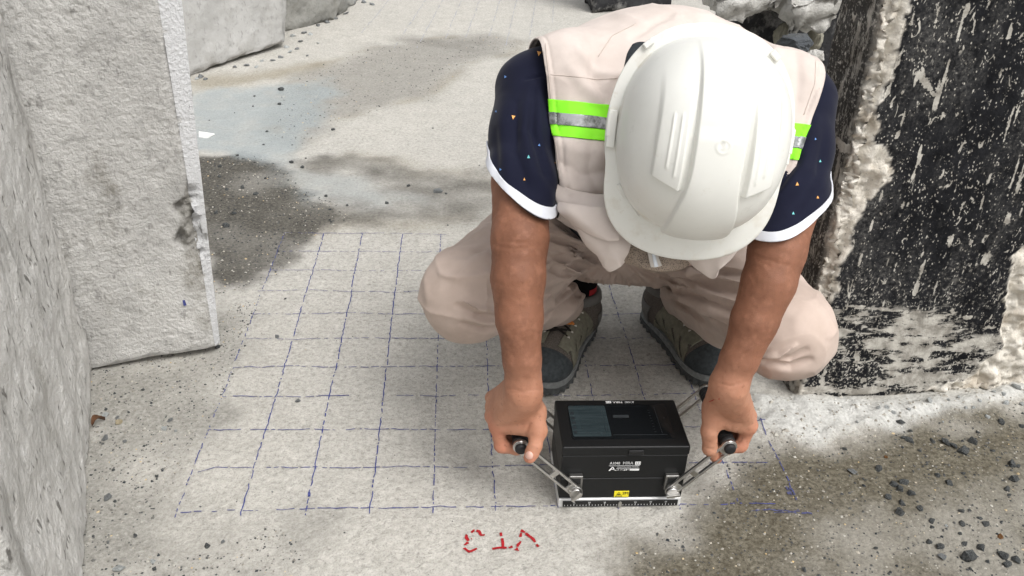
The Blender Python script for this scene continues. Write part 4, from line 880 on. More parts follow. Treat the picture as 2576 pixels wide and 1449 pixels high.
def lin(a, b, st): return list(np.arange(a, b, st))
fd = Field(lin(-.262, -.115, .0016) + lin(-.115, .085, .005) + lin(.085, .30, .0017), lin(-.085, .135, .0017) + lin(.135, .52, .0045), lin(.075, .285, .0016) + lin(.285, .80, .0034))
TH = {}
for s in (-1, 1):
    ax = unit(WR_[s] - EL[s]); sidev = unit(np.cross(ax, cb))
    fd.chain([SH[s], lerp(SH[s], HEM[s], .6), HEM[s], EL[s]], (.040, .0400, .0415, .0405), .010)
    A4 = {-1: [pd(1303, 700, 1.232), pd(1306, 800, 1.240), pd(1313, 900, 1.255)], 1: [pd(1934, 710, 1.245), pd(1897, 810, 1.255), pd(1862, 900, 1.268)]}[s]
    fd.chain([EL[s], *A4, WR_[s]], (.0400, .0378, .0332, .0268, .0240), .008)
    fd.cone(lerp(FM[s], WR_[s], .8), WR_[s] + unit(WR_[s] - FM[s]) * .012, .0225, .0225, .008, flat=(sidev, 1.10))
    TH[s] = hand(fd, s)
# trunk, neck and head carried forward under the hat
fd.cone(SH[-1] + [.06, .03, -.02], SH[1] + [-.06, .03, -.02], .07, .07, .03)
fd.cone(NECK + [0, .06, -.16], NECK + [0, .03, -.02], .12, .075, .04)
fd.cone(NECK, HEADC - HU * .02 - HF * .03, .056, .058, .03)
Rh = np.stack([HW, HF, HU], 1); hl = lambda x, f, u: HEADC + HW * x + HF * f + HU * u
fd.ell(HEADC + HU * .03, (.076, .094, .088), Rh, .02)                          # skull
fd.ell(hl(0, .040, -.05), (.058, .055, .075), Rh, .03)                         # face
fd.ell(hl(0, .055, -.10), (.040, .036, .034), Rh, .025)                        # chin
fd.cone(hl(0, .094, -.018), hl(0, .112, -.052), .009, .014, .012)              # nose
for s in (-1, 1):
    fd.ell(hl(s * .076, -.004, -.035), (.008, .020, .032), Rh, .008); fd.ell(hl(s * .030, .094, -.02), (.014, .008, .009), Rh, sub=True); fd.cone(hl(s * .014, .101, -.003), hl(s * .046, .088, -.004), .007, .006, .008)
fd.cone(hl(-.02, .092, -.080), hl(.02, .092, -.080), .008, .008, .006)
V, Q = fd.mesh(); V = relax(V, Q, 2, .5)
sk = lambda pts, w_, a: (pts, w_, a)
V = creases(V, Q, [([(1240, 618), (1290, 626), (1345, 622), (1385, 612)], 5, -.0014), ([(1262, 608), (1330, 612)], 4, -.0012), ([(1290, 634), (1370, 632)], 4, -.0010),
    ([(1893, 640), (1930, 655), (1985, 668)], 5, -.0012), ([(1900, 652), (1940, 672)], 4, -.0010), ([(1275, 976), (1315, 986), (1358, 980)], 4, -.0010), ([(1800, 962), (1838, 972), (1878, 960)], 4, -.0010), ([(1283, 988), (1350, 992)], 3, -.0006),
    ([(1322, 1090), (1332, 1060), (1352, 1046)], 5, -.0014), ([(1340, 1118), (1362, 1114)], 3, -.0009), ([(1338, 1122), (1360, 1119)], 3, -.0007),
    ([(1836, 1088), (1818, 1075)], 3, -.0008), ([(1840, 1086), (1842, 1072)], 3, -.0008), ([(1850, 1090), (1862, 1078)], 3, -.0008), ([(1778, 1128), (1800, 1132)], 3, -.0008),
    ([(1258, 1090), (1290, 1112)], 4, -.001), ([(1870, 1100), (1848, 1120)], 4, -.001)])
N = normals(V, Q); V = V + N * (.0006 * fbm(V, 40, 3, 5) + .00035 * fbm(V, 140, 2, 6))[:, None]
bme = quads_mesh('body', V, Q)
zz = V[:, 2]; hnd = np.zeros(len(V)); fl = np.zeros(len(V))
for s in (-1, 1):
    ax = unit(WR_[s] - FM[s]); t = (V - WR_[s]) @ ax; m_ = V[:, 0] * s > (.02 if s > 0 else .08)
    hnd = np.maximum(hnd, np.where(m_ & (zz < .36), sstep(-.05, .03, t), 0))
    for q in TH[s][2:]: fl = np.maximum(fl, 1 - sstep(.004, .02, np.linalg.norm(V - q, axis=1)))
    kn = GRIP[s] * [1, 0, 1] + [s * .037, .014, .020]; fl = np.maximum(fl, .8 * (1 - sstep(.008, .032, np.linalg.norm(V - kn, axis=1)))); kn = GRIP[s] * [1, 0, 1] + [s * .026, .008, -.014]; fl = np.maximum(fl, .7 * (1 - sstep(.008, .03, np.linalg.norm(V - kn, axis=1))))
fattr(bme, 'hand', hnd); fattr(bme, 'flush', fl)
body = link('body', bme, SKIN, per)
# thumb nail and the small cut on the left hand
NAIL = M('nail', .3, .5); NAIL.set('Base Color', NAIL.mix(NAIL.noise(60, 2), (.62, .36, .29), (.72, .46, .38))); NAIL = NAIL.m
def stick_on(name, px_pts, mat, lift, th_):
    """small patch laid on the skin: rays through its outline are met with the body surface"""
    from mathutils.bvhtree import BVHTree
    bvh = BVHTree.FromPolygons([Vector(v) for v in V], [tuple(q) for q in Q]) if not hasattr(stick_on, 'b') else stick_on.b; stick_on.b = bvh
    P = []
    for x, y in px_pts:
        d = Vector(ray(x, y)).normalized(); h, nrm, _, _ = bvh.ray_cast(Vector(CAM_LOC), d); P.append(np.array(h) + np.array(nrm) * lift if h else None)
    if any(p is None for p in P): return None
    c = np.mean(P, 0); nv = unit(CAM_LOC - c); VV = P + [p - nv * (lift + th_) for p in P] + [c + nv * lift * .6]; n = len(P); F = [(i, (i + 1) % n, 2 * n) for i in range(n)] + [(i, n + i, n + (i + 1) % n, (i + 1) % n) for i in range(n)]
    return mesh(name, VV, F, mat, body)
nc = (1332, 1145); stick_on('thumb_nail', [(nc[0] + 9.5 * math.cos(a) * (1 if math.sin(a) > 0 else .95), nc[1] + 10 * math.sin(a)) for a in np.linspace(0, 2 * math.pi, 20, endpoint=False)], NAIL, .0012, .003)
stick_on('scratch', [(1783, 1010), (1795, 1004.5), (1811, 1002), (1811, 1004), (1796, 1007), (1784, 1011.5)], plain('scratch_red', (.42, .03, .02), .5), .0006, .001)
for s in (-1, 1):
    bm = bmesh.new(); bmesh.ops.create_uvsphere(bm, u_segments=16, v_segments=10, radius=.011)
    for v in bm.verts: v.co += Vector(hl(s * .030, .083, -.02))
    bm_obj('eye', bm, plain('eye', (.6, .58, .55), .2), per, smooth=True)
hf = Field(np.arange(HEADC[0] - .13, HEADC[0] + .13, .004), np.arange(HEADC[1] - .14, HEADC[1] + .14, .004), np.arange(HEADC[2] - .13, HEADC[2] + .14, .004))
hf.ell(HEADC + HU * .026 - HF * .010, (.080, .092, .088), Rh, 0); hf.ell(hl(0, .075, -.075), (.085, .075, .085), Rh, sub=True)
hv, hq = hf.mesh(); hv = hv + normals(hv, hq) * (.002 * fbm(hv * [1, 1, 1], 130, 2, 3))[:, None]
link('hair', quads_mesh('hair', hv, hq), plain('black_hair', (.012, .010, .009), .5, .4, nscale=300, var=.5), per)

# ------------------------------------------------------------------ shirt and vest
def torso(f, g):
    """g = growth over the body"""
    a, b = SH[-1], SH[1]; c = (a + b) / 2
    f.cone(a + [.035, .015, -.005], b + [-.035, .015, -.005], .068 + g, .068 + g, .04)
    f.ell(c + [0, .075, -.01], (.175 + g, .125 + g, .115 + g), k=.06)           # upper back
    f.ell(c + [0, .05, -.12], (.168 + g, .125 + g, .13 + g), k=.06)             # chest
    f.ell(c + [0, .16, -.20], (.165 + g, .15 + g, .13 + g), k=.06)              # belly
    f.ell(c + [.0, .24, -.27], (.16 + g, .13 + g, .10 + g), k=.05)
gridT = (np.arange(-.30, .38, .0028), np.array(lin(-.06, .34, .0028) + lin(.34, .74, .008)), np.arange(.18, .80, .0028))
NAVY = M('navy_jersey', .88, .15); n = NAVY.noise(30, 5); NAVY.set('Base Color', NAVY.mix(n, (.0055, .0065, .017), (.010, .0115, .027))); NAVY.set('Sheen Weight', .12); NAVY.set('Sheen Roughness', .4); NAVY.bump(NAVY.noise(900, 2), .12, .001); NAVY = NAVY.m
f1 = Field(*gridT); torso(f1, .0)
for s in (-1, 1):
    ax = unit(HEM[s] - SH[s]); f1.chain([SH[s], lerp(SH[s], HEM[s], .5), HEM[s], lerp(HEM[s], EL[s], .95)], (.056, .0515, .0505, .052), .02)
f1.cone(NECK + [0, .03, -.03], NECK + [0, -.02, .0], .07, .066, .03)
V, Q = f1.mesh(); V = relax(V, Q, 2)
V = creases(V, Q, [([(1370, 175), (1350, 260), (1362, 380), (1395, 470)], 16, .005), ([(1330, 215), (1318, 330), (1345, 440), (1390, 500)], 14, .005), ([(1270, 250), (1262, 360), (1285, 470)], 18, .004), ([(1345, 230), (1338, 330), (1372, 440)], 8, -.005), ([(1300, 260), (1296, 380), (1330, 480)], 9, -.004), ([(1320, 200), (1372, 190)], 4, -.003),
    ([(1250, 330), (1248, 430)], 9, -.003), ([(2050, 300), (2020, 420), (1950, 500)], 14, .005), ([(2075, 330), (2060, 440), (2000, 530)], 12, -.004), ([(2010, 400), (1965, 470), (1920, 505)], 8, -.004)])
N = normals(V, Q); V = V + N * (.0018 * fbm(V, 13, 3, 61))[:, None]
sme = quads_mesh('shirt', V, Q)
for s in (-1, 1):
    ax = unit(HEM[s] - SH[s]); nrm = -(ax + s * np.array([-.22, 0, .0]) * 1.0); sme = cut(sme, HEM[s], nrm) if False else sme
def sleeve_cut(me, s, shift):                                                 # everything past the hem of one sleeve is cut off
    ax = unit(HEM[s] - SH[s]); bm = bmesh.new(); bm.from_mesh(me); P = Vector(HEM[s] + ax * shift); nv = Vector(unit(ax + s * .48 * cr - .95 * cb))
    g = [v for v in bm.verts if (v.co - P).dot(nv) > -.03 and (v.co.x * s > (.105 if s < 0 else .13)) and v.co.y < .2]
    gs = set(g); fs = [f for f in bm.faces if all(v in gs for v in f.verts)]; es = {e for f in fs for e in f.edges}
    bmesh.ops.bisect_plane(bm, geom=g + list(es) + fs, plane_co=P, plane_no=nv)
    bmesh.ops.delete(bm, geom=[f for f in bm.faces if (f.calc_center_median() - P).dot(nv) > 0 and f.calc_center_median().x * s > .10 and f.calc_center_median().y < .22], context='FACES')
    m2 = bpy.data.meshes.new('shirt'); bm.to_mesh(m2); bm.free(); return m2, P, nv
for s in (-1, 1): sme, P_, n_ = sleeve_cut(sme, s, 0.)
cuffs = []
for s in (-1, 1):
    ax = unit(HEM[s] - SH[s]); c2, P_, n_ = sleeve_cut(sme, s, -.0001); bm = bmesh.new(); bm.from_mesh(sme); P2 = Vector(HEM[s] - ax * .0178)
    bmesh.ops.bisect_plane(bm, geom=bm.verts[:] + bm.edges[:] + bm.faces[:], plane_co=P2, plane_no=n_, clear_inner=True)
    bmesh.ops.delete(bm, geom=[v for v in bm.verts if v.co.x * s < .10 or v.co.y > .2 or (v.co - Vector(HEM[s])).length > .12], context='VERTS')
    m2 = bpy.data.meshes.new('cuff'); bm.to_mesh(m2); bm.free(); cuffs.append(m2)
shirt = link('shirt', sme, NAVY, per); so = shirt.modifiers.new('s', 'SOLIDIFY'); so.thickness = .0016; so.offset = -1
RIB = M('white_rib', .85, .2); RIB.set('Base Color', RIB.mix(RIB.noise(40, 4), (.60, .62, .68), (.76, .77, .80))); RIB.bump(RIB.noise(700, 2), .3, .001); RIB = RIB.m
for c in cuffs: shell('cuff', c, RIB, shirt, .0008, .0022)
# little printed triangles on the sleeves
from mathutils.bvhtree import BVHTree
dg = [v.co.copy() for v in sme.vertices]; SB = BVHTree.FromPolygons(dg, [tuple(p.vertices) for p in sme.polygons])
TRI = {'o': plain('orange_print', (.75, .36, .10), .7), 'b': plain('blue_print', (.12, .25, .55), .7), 't': plain('teal_print', (.15, .48, .50), .7)}
for x, y, r, c, a in [(1356, 135, 7, 'o', 10), (1272, 194, 4, 'b', 30), (1291, 295, 6, 'o', 10), (1249, 281, 3.5, 'b', 70), (1357, 366, 4, 'b', 200), (1330, 396, 5, 't', 180), (1260, 427, 4, 'b', 30), (1319, 452, 4, 'o', 60), (1320, 500, 4.5, 't', 10), (1396, 410, 3, 'o', 0), (2062, 406, 4, 't', 60), (2005, 464, 5.5, 'o', 180), (2050, 350, 3.5, 'b', 40), (1995, 408, 4, 'o', 200), (1995, 538, 4.5, 't', 180), (1917, 549, 4.5, 'o', 190), (2056, 497, 4, 'o', 60), (1325, 106, 3, 'b', 40)]:
    P = []
    for k in range(3):
        an = math.radians(a + 90 + 120 * k); h, nv, _, _ = SB.ray_cast(Vector(CAM_LOC), Vector(ray(x + 1.1 * r * math.cos(an) * .8, y + 1.1 * r * math.sin(an))).normalized())
        if h: P.append(np.array(h) + np.array(nv) * .0011)
    if len(P) == 3: mesh('printed_triangle', P, [(0, 1, 2)], TRI[c], shirt, False)

def cloth(name, lo, hi, weave=1400, sheen=.1):
    m = M(name, .9, .15); m.set('Base Color', m.mix(m.ramp(m.noise(14, 5, .6), (.3, 0.), (.7, 1.)), lo, hi)); m.set('Sheen Weight', sheen)
    st_ = m.math('MULTIPLY', m.ramp(m.noise(6, 7, .7), (.52, 0.), (.72, 1.)), .38); m.set('Base Color', m.mix(st_, m.b.inputs['Base Color'].links[0].from_socket, tuple(x * .68 for x in lo)))
    m.bump(m.math('ADD', m.noise(weave, 2), m.math('MULTIPLY', m.noise(120, 4), .8)), .14, .0016); return m.m
VEST = cloth('beige_vest', (.55, .475, .43), (.63, .555, .51))
f2 = Field(*gridT); torso(f2, .0105)
f2.cone(pd(1428, 175, 1.305), pd(1462, 480, 1.285), .046, .050, .05); f2.cone(pd(1985, 230, 1.305), pd(1925, 500, 1.285), .046, .050, .05)
f2.cone(NECK + [-.02, .045, -.02], NECK + [.02, .02, .0], .078, .076, .03)
V, Q = f2.mesh(); V = relax(V, Q, 2)
V = creases(V, Q, [([(1432, 170), (1470, 215), (1520, 260)], 18, .006), ([(1500, 120), (1490, 190), (1520, 250)], 14, -.006), ([(1450, 120), (1500, 180), (1560, 190)], 12, .004), ([(1395, 345), (1450, 380), (1530, 390)], 18, .005), ([(1400, 400), (1460, 440), (1540, 430)], 14, -.005), ([(1410, 450), (1470, 480), (1550, 470)], 16, .004), ([(1440, 340), (1430, 420), (1450, 500)], 12, .004), ([(1490, 345), (1480, 420), (1510, 520)], 12, -.004), ([(1530, 25), (1620, 60), (1700, 62)], 12, .004), ([(1715, 35), (1760, 55), (1840, 60)], 10, -.006), ([(1700, 28), (1640, 60), (1590, 90)], 9, -.005), ([(1930, 90), (1960, 150), (1970, 210)], 16, .005), ([(2000, 110), (2010, 190), (2000, 280)], 14, -.004)])
N = normals(V, Q); rg_ = (1 - np.clip(np.abs(fbm(V * [1, 1, .7], 12, 2, 95)), 0, 1)) ** 4; V = V + N * (.0028 * (rg_ - .3) + .0030 * fbm(V, 9, 3, 91) + .001 * fbm(V, 32, 2, 92))[:, None]
# armholes and hem by planes through places seen in the picture
def plane_px(p1, d1, p2, d2, axis_):
    a, b = pd(*p1, d1), pd(*p2, d2); return a, unit(np.cross(b - a, axis_))
AH = {}
for s, (pa, pb) in ((-1, ((1352, 120), (1398, 480))), (1, ((2063, 165), (1984, 400)))):
    a, n_ = plane_px(pa, 1.30, pb, 1.27, np.array([s * .12, 1., .12])); n_ = n_ if n_ @ np.array([-s, 0, 0]) > 0 else -n_; AH[s] = (a, n_)
hem_p, hem_n = np.array([.05, .25, .345]), unit(np.array([0, -.25, 1.]))
dist = np.minimum((V - AH[-1][0]) @ AH[-1][1], (V - AH[1][0]) @ AH[1][1])
N = normals(V, Q); V = V + N * (.0022 * (1 - sstep(.0075, .0088, dist)) - .0012 * np.exp(-((dist - .0092) / .0012) ** 2))[:, None]
vme = quads_mesh('vest', V, Q)
for s in (-1, 1): vme = cut(vme, *AH[s])
vme = cut(vme, hem_p, hem_n)
vest = link('vest', vme, VEST, per); so = vest.modifiers.new('s', 'SOLIDIFY'); so.thickness = .0022; so.offset = -1
# reflective bands: cut out of the vest between slanting planes
LIME = M('lime_tape', .75, .25); LIME.set('Base Color', LIME.mix(LIME.noise(60, 3), (.22, .80, .02), (.30, .90, .045))); LIME.set('Emission Color', (.25, .9, .03)); LIME.set('Emission Strength', .0); LIME = LIME.m
SILV = M('silver_tape', .35, .5); SILV.set('Base Color', SILV.mix(SILV.ramp(SILV.noise(45, 6, .7), (.42, 0.), (.58, 1.)), (.10, .11, .10), (.36, .37, .38))); SILV.set('Metallic', .1); SILV = SILV.m
def band(name, t0, b0, mat, off, sg):
    L0, L1 = pd(1390, t0, 1.27), pd(2015, t0 + 62, 1.27); up_ = np.array([0, -.15, 1.]); nn_ = unit(np.cross(L1 - L0, L0 - CAM_LOC)); nn_ = nn_ if nn_[2] > 0 else -nn_
    K0_, K1_ = pd(1390, b0, 1.27), pd(2015, b0 + 62, 1.27); nk = unit(np.cross(K1_ - K0_, K0_ - CAM_LOC)); nk = nk if nk[2] > 0 else -nk; me = cut(cut(vme, L0, -nn_), K0_, nk)
    bm = bmesh.new(); bm.from_mesh(me); bmesh.ops.delete(bm, geom=[v for v in bm.verts if v.co.y > .46 or (v.co.x - .04) * sg < 0], context='VERTS'); 
    seen = set(); isl = []
    for v0 in bm.verts:
        if v0 in seen: continue
        st_ = [v0]; seen.add(v0); c_ = []
        while st_:
            a_ = st_.pop(); c_.append(a_)
            for e_ in a_.link_edges:
                o_ = e_.other_vert(a_)
                if o_ not in seen: seen.add(o_); st_.append(o_)
        isl.append(c_)
    isl.sort(key=len); bmesh.ops.delete(bm, geom=[v for c_ in isl[:-1] for v in c_], context='VERTS')
    bm.to_mesh(me); bm.free()
    return shell(name, me, mat, vest, off, .0011)
for sg in (-1, 1): band('reflective_tape', 250, 342, LIME, .0008, sg); band('silver_tape', 283, 313, SILV, .0022, sg)
# loose lower fronts of the vest: sheets hung over the lap
def sheet(name, grid_px, deps, mat, nu=26, nv=18, fold=.004, seed=0, parent=None, thick=.002):
    """patch given by rows of pixels with depths, smoothly interpolated"""
    A = np.array([[pd(*p, d) for p, d in zip(r, dr)] for r, dr in zip(grid_px, deps)]); R_, C_ = A.shape[:2]
    def interp(X, n):
        t = np.linspace(0, len(X) - 1, n); i = np.clip(t.astype(int), 0, len(X) - 2); f = (t - i)[:, None, None]
        p0, p1, p2, p3 = X[np.maximum(i - 1, 0)], X[i], X[i + 1], X[np.minimum(i + 2, len(X) - 1)]
        return .5 * (2 * p1 + (p2 - p0) * f + (2 * p0 - 5 * p1 + 4 * p2 - p3) * f ** 2 + (3 * p1 - p0 - 3 * p2 + p3) * f ** 3)
    B = interp(A, nv); B = interp(np.swapaxes(B, 0, 1), nu); P = B.reshape(-1, 3)
    k = (np.arange(nu - 1)[:, None] * nv + np.arange(nv - 1)[None]).ravel(); Qs = np.stack([k, k + nv, k + nv + 1, k + 1], 1)
    Nn = normals(P, Qs); Nn *= np.sign(facing(P, Nn))[:, None]; P = P + Nn * (fold * fbm(P, 24, 3, seed))[:, None]
    o = link(name, quads_mesh(name, P, Qs), mat, parent or vest); s_ = o.modifiers.new('s', 'SOLIDIFY'); s_.thickness = thick; s_.offset = 0
    return o
sheet('vest_front', [[(1398, 462), (1450, 480), (1520, 490), (1575, 480)], [(1402, 505), (1452, 530), (1520, 545), (1585, 540)], [(1432, 545), (1470, 580), (1530, 600), (1590, 590)], [(1470, 590), (1500, 640), (1548, 650), (1580, 640)], [(1488, 628), (1526, 682), (1560, 672), (1568, 660)]],
      [[1.245, 1.225, 1.21, 1.21], [1.24, 1.215, 1.20, 1.21], [1.245, 1.215, 1.20, 1.21], [1.25, 1.22, 1.205, 1.21], [1.26, 1.23, 1.215, 1.22]], VEST, 34, 30, .006, 5)
sheet('pocket_flap', [[(1402, 505), (1440, 515), (1500, 520), (1556, 516)], [(1400, 526), (1445, 540), (1505, 580), (1560, 592)], [(1422, 548), (1470, 585), (1520, 604), (1556, 606)]],
      [[1.228, 1.208, 1.195, 1.195], [1.225, 1.200, 1.188, 1.19], [1.232, 1.203, 1.188, 1.192]], VEST, 26, 18, .004, 9)
sheet('vest_front', [[(1700, 560), (1780, 560), (1850, 560), (1895, 560)], [(1705, 610), (1780, 615), (1850, 605), (1892, 585)], [(1720, 640), (1780, 660), (1835, 640), (1888, 598)], [(1738, 655), (1784, 704), (1815, 672), (1886, 602)]],
      [[1.22, 1.20, 1.20, 1.215], [1.225, 1.205, 1.20, 1.215], [1.23, 1.215, 1.205, 1.215], [1.235, 1.225, 1.21, 1.218]], VEST, 30, 24, .005, 15)
NET = M('brown_mesh_lining', .9, .15); vv = NET.vor(520); NET.set('Base Color', NET.mix(NET.ramp(vv, (.25, 1.), (.42, 0.)), (.33, .27, .22), (.10, .08, .065))); NET.bump(vv, .4, .001); NET = NET.m
sheet('mesh_lining', [[(1540, 570), (1600, 560), (1680, 560), (1750, 570)], [(1542, 610), (1600, 620), (1660, 625), (1740, 625)], [(1562, 640), (1605, 660), (1660, 668), (1730, 655)], [(1566, 658), (1610, 672), (1655, 678), (1722, 668)]],
      [[1.25, 1.24, 1.24, 1.25], [1.25, 1.235, 1.235, 1.25], [1.255, 1.24, 1.24, 1.255], [1.26, 1.245, 1.245, 1.26]], NET, 30, 20, .005, 21)
sheet('zipper', [[(1622, 600), (1634, 600), (1646, 598)], [(1630, 640), (1642, 640), (1654, 638)], [(1637, 672), (1651, 672), (1665, 668)]], [[1.228] * 3, [1.226] * 3, [1.232] * 3], plain('zip_tape', (.62, .58, .54), .7), 6, 10, .0005, 3)
sheet('zipper_teeth', [[(1632, 600), (1635, 600), (1638, 600)], [(1640, 640), (1644, 640), (1648, 640)], [(1646, 671), (1651, 671), (1656, 670)]], [[1.225] * 3, [1.223] * 3, [1.229] * 3], plain('zip_teeth', (.70, .74, .80), .4, .5), 4, 10, .0002, 3)

# ------------------------------------------------------------------ trousers
PANT = cloth('khaki_trousers', (.46, .365, .31), (.56, .455, .395))
KN = {-1: pd(1186, 738, 1.455), 1: pd(1968, 824, 1.43)}
HIP = {-1: np.array([-.005, .545, .285]), 1: np.array([.165, .525, .285])}
AN = {-1: np.array([-.052, .452, .118]), 1: np.array([.200, .482, .118])}
f3 = Field(np.arange(-.36, .42, .0027), np.array(lin(-.02, .56, .0027) + lin(.56, .80, .007)), np.arange(.055, .46, .0027))
f3.cone(HIP[-1] + [.02, .03, 0], HIP[1] + [-.02, .03, 0], .115, .115, .05); f3.cone(HIP[-1] + [.015, -.06, -.035], HIP[1] + [-.02, -.05, -.035], .092, .092, .055)
for s in (-1, 1):
    f3.chain([HIP[s], lerp(HIP[s], KN[s], .5), KN[s]], (.108, .094, .074 if s < 0 else .076), .014)
    f3.ell(KN[s] + unit(KN[s] - HIP[s]) * .012, (.075, .075, .077), k=.03)
    f3.chain([KN[s] + [0, .01, -.01], lerp(KN[s], AN[s], .45) + [0, .01, -.012], AN[s]], (.070, .062, .044), .016)
V, Q = f3.mesh(); V = relax(V, Q, 2)
cr_ = []
for k in range(9):                                                            # radiating folds in the lap
    a0 = (1395 + 6 * k, 560 + 22 * k); b0 = (1560 - 4 * k, 640 + 13 * k); cr_.append(([a0, (a0[0] * .5 + b0[0] * .5, a0[1] * .55 + b0[1] * .45 + 8), b0], 6 + (k % 3) * 1.5, (.0075 if k % 2 else -.007)))
for k in range(8):
    a0 = (1890 - 8 * k, 690 + 24 * k); b0 = (1640 + 8 * k, 660 + 15 * k); cr_.append(([a0, (a0[0] * .5 + b0[0] * .5, a0[1] * .5 + b0[1] * .5 - 4), b0], 6 + (k % 3) * 2, (.007 if k % 2 else -.007)))
cr_ += [([(1166, 757), (1200, 775), (1250, 782)], 7, .008), ([(1150, 770), (1200, 795), (1255, 800)], 7, -.009), ([(1175, 800), (1220, 812), (1262, 812)], 6, .008), ([(1160, 815), (1215, 830), (1262, 830)], 6, -.008), ([(1110, 690), (1150, 700), (1230, 690)], 9, .005), ([(1120, 640), (1180, 640), (1235, 620)], 9, -.005), ([(1150, 590), (1200, 590), (1240, 570)], 8, .005), ([(1085, 640), (1068, 700), (1075, 760)], 8, .003), ([(2000, 870), (1960, 895), (1915, 900)], 7, .009), ([(2040, 905), (1990, 925), (1925, 915)], 7, -.009), ([(2030, 880), (1990, 905), (1920, 908)], 6, -.006), ([(2090, 800), (2100, 830), (2085, 850)], 6, .004), ([(1372, 640), (1420, 690), (1470, 700)], 8, -.004)]
V = creases(V, Q, cr_); N = normals(V, Q); px_ = to_px(V) - [1545, 640]; rr_ = np.hypot(px_[:, 0], px_[:, 1]); an_ = np.arctan2(px_[:, 1], px_[:, 0])
rg_ = (1 - np.clip(np.abs(fbm(V * [1, 1, 1.5], 11, 2, 105)), 0, 1)) ** 4; V = V + N * (.0040 * (rg_ - .3))[:, None]; N = normals(V, Q)
fo_ = vnoise(np.stack([an_ * 9, rr_ / 140, 0 * rr_], 1), 5) + .6 * vnoise(np.stack([an_ * 19, rr_ / 90, 0 * rr_ + 5], 1), 6)
V = V + N * (.0085 * fo_ * sstep(30, 90, rr_) * (1 - sstep(210, 400, rr_)) * sstep(0, .4, facing(V, N)))[:, None]; N = normals(V, Q); V = V + N * (.0032 * fbm(V, 9, 3, 101) + .0013 * fbm(V, 34, 2, 102))[:, None]
pme = quads_mesh('trousers', V, Q)
trousers = link('trousers', pme, PANT, per)
PB = BVHTree.FromPolygons([Vector(v) for v in V], [tuple(q) for q in Q])
def seam(parent, pts, mat, r=.0012, bvh=PB, name='seam'):
    P = []
    for (xa, ya), (xb, yb) in zip(pts, pts[1:]):
        for t in np.linspace(0, 1, 8, endpoint=False):
            h, nv, _, _ = bvh.ray_cast(Vector(CAM_LOC), Vector(ray(xa + (xb - xa) * t, ya + (yb - ya) * t)).normalized())
            if h and (not P or (np.linalg.norm(np.array(h) - P[-1]) < .03)): P.append(np.array(h) + np.array(nv) * r * .2)
    if len(P) > 3: mesh(name, *tube(P, r, 6), mat, parent)
seam(trousers, [(1545, 660), (1538, 685), (1532, 708)], PANT); seam(trousers, [(1400, 740), (1460, 700), (1540, 685), (1620, 700), (1690, 750)], PANT)
VB = BVHTree.FromPolygons([v.co.copy() for v in vme.vertices], [tuple(p.vertices) for p in vme.polygons])
THREAD = plain('seam_thread', (.50, .43, .385), .9, .1)
for L in ([(1385, 188), (1440, 192), (1500, 200), (1560, 196)], [(1372, 110), (1382, 200), (1394, 330), (1412, 470)], [(2052, 150), (2050, 210), (2018, 300)], [(1405, 455), (1470, 474), (1548, 476)], [(1600, 60), (1540, 90), (1500, 150)]): seam(vest, L, THREAD, .0007, VB)
# ------------------------------------------------------------------ shoes
UPP = M('brown_shoe_mesh', .85, .2); vv = UPP.vor(600); UPP.set('Base Color', UPP.mix(UPP.ramp(vv, (.2, 1.), (.5, 0.)), (.11, .096, .084), (.21, .185, .16))); UPP.bump(vv, .4, .001); UPP = UPP.m
OLV = plain('olive_overlay', (.185, .178, .135), .7, .3, nscale=120, var=.2); RUB = plain('toe_rubber', (.05, .058, .062), .75, .25, nscale=150, var=.3, bump=.3); SOLE = plain('dark_sole', (.085, .09, .09), .85, .2, nscale=80, var=.3, bump=.3); MIDS = plain('grey_midsole', (.21, .22, .218), .8, .2, nscale=120, var=.2)
GREY = plain('heel_grey', (.17, .165, .155), .8, .25, nscale=100); SOCK = plain('black_sock', (.008, .008, .009), .95, .1); LACE = plain('dark_lace', (.02, .017, .015), .8, .2); ORG = plain('orange_lace', (.62, .22, .05), .7); WHL = plain('lace_loop', (.66, .63, .58), .5); REDP = plain('red_print', (.35, .02, .025), .7)
fs_ = Field(np.arange(-.03, .33, .003), np.arange(-.075, .075, .003), np.arange(-.01, .18, .003))
fs_.ell((.048, 0, .058), (.052, .039, .052), k=.02); fs_.cone((.075, 0, .062), (.19, 0, .048), .041, .037, .03); fs_.ell((.235, 0, .040), (.062, .046, .036), k=.03); fs_.cone((.062, 0, .06), (.055, 0, .112), .043, .041, .02)
fs_.F = np.maximum(fs_.F, (.014 - fs_.z)[None, None, :]); fs_.cone((.060, 0, .095), (.052, 0, .2), .032, .036, sub=True); fs_.F = np.maximum(fs_.F, (fs_.z - .112)[None, None, :])
SV, SQ = fs_.mesh(); SV = relax(SV, SQ, 2, .4)
def sole_outline(grow=0.):
    pts = []
    prof = [(-.004, .0), (.0, .016), (.010, .028), (.03, .036), (.07, .038), (.11, .036), (.15, .039), (.19, .045), (.23, .048), (.26, .044), (.285, .033), (.298, .018), (.302, .0)]
    s_ = np.array([p[0] for p in prof]); w_ = np.array([p[1] for p in prof]); t = np.linspace(0, 1, 40); ss = -.004 + .306 * (1 - np.cos(np.pi * t)) / 2; ww = np.interp(ss, s_, w_) + grow
    ww[0] = ww[-1] = 0; ss = ss + grow * np.where(t < .5, -1, 1) * (np.abs(t - .5) * 2) ** 6
    return [(a, b) for a, b in zip(ss, ww)] + [(a, -b) for a, b in zip(ss[::-1][1:-1], ww[::-1][1:-1])]
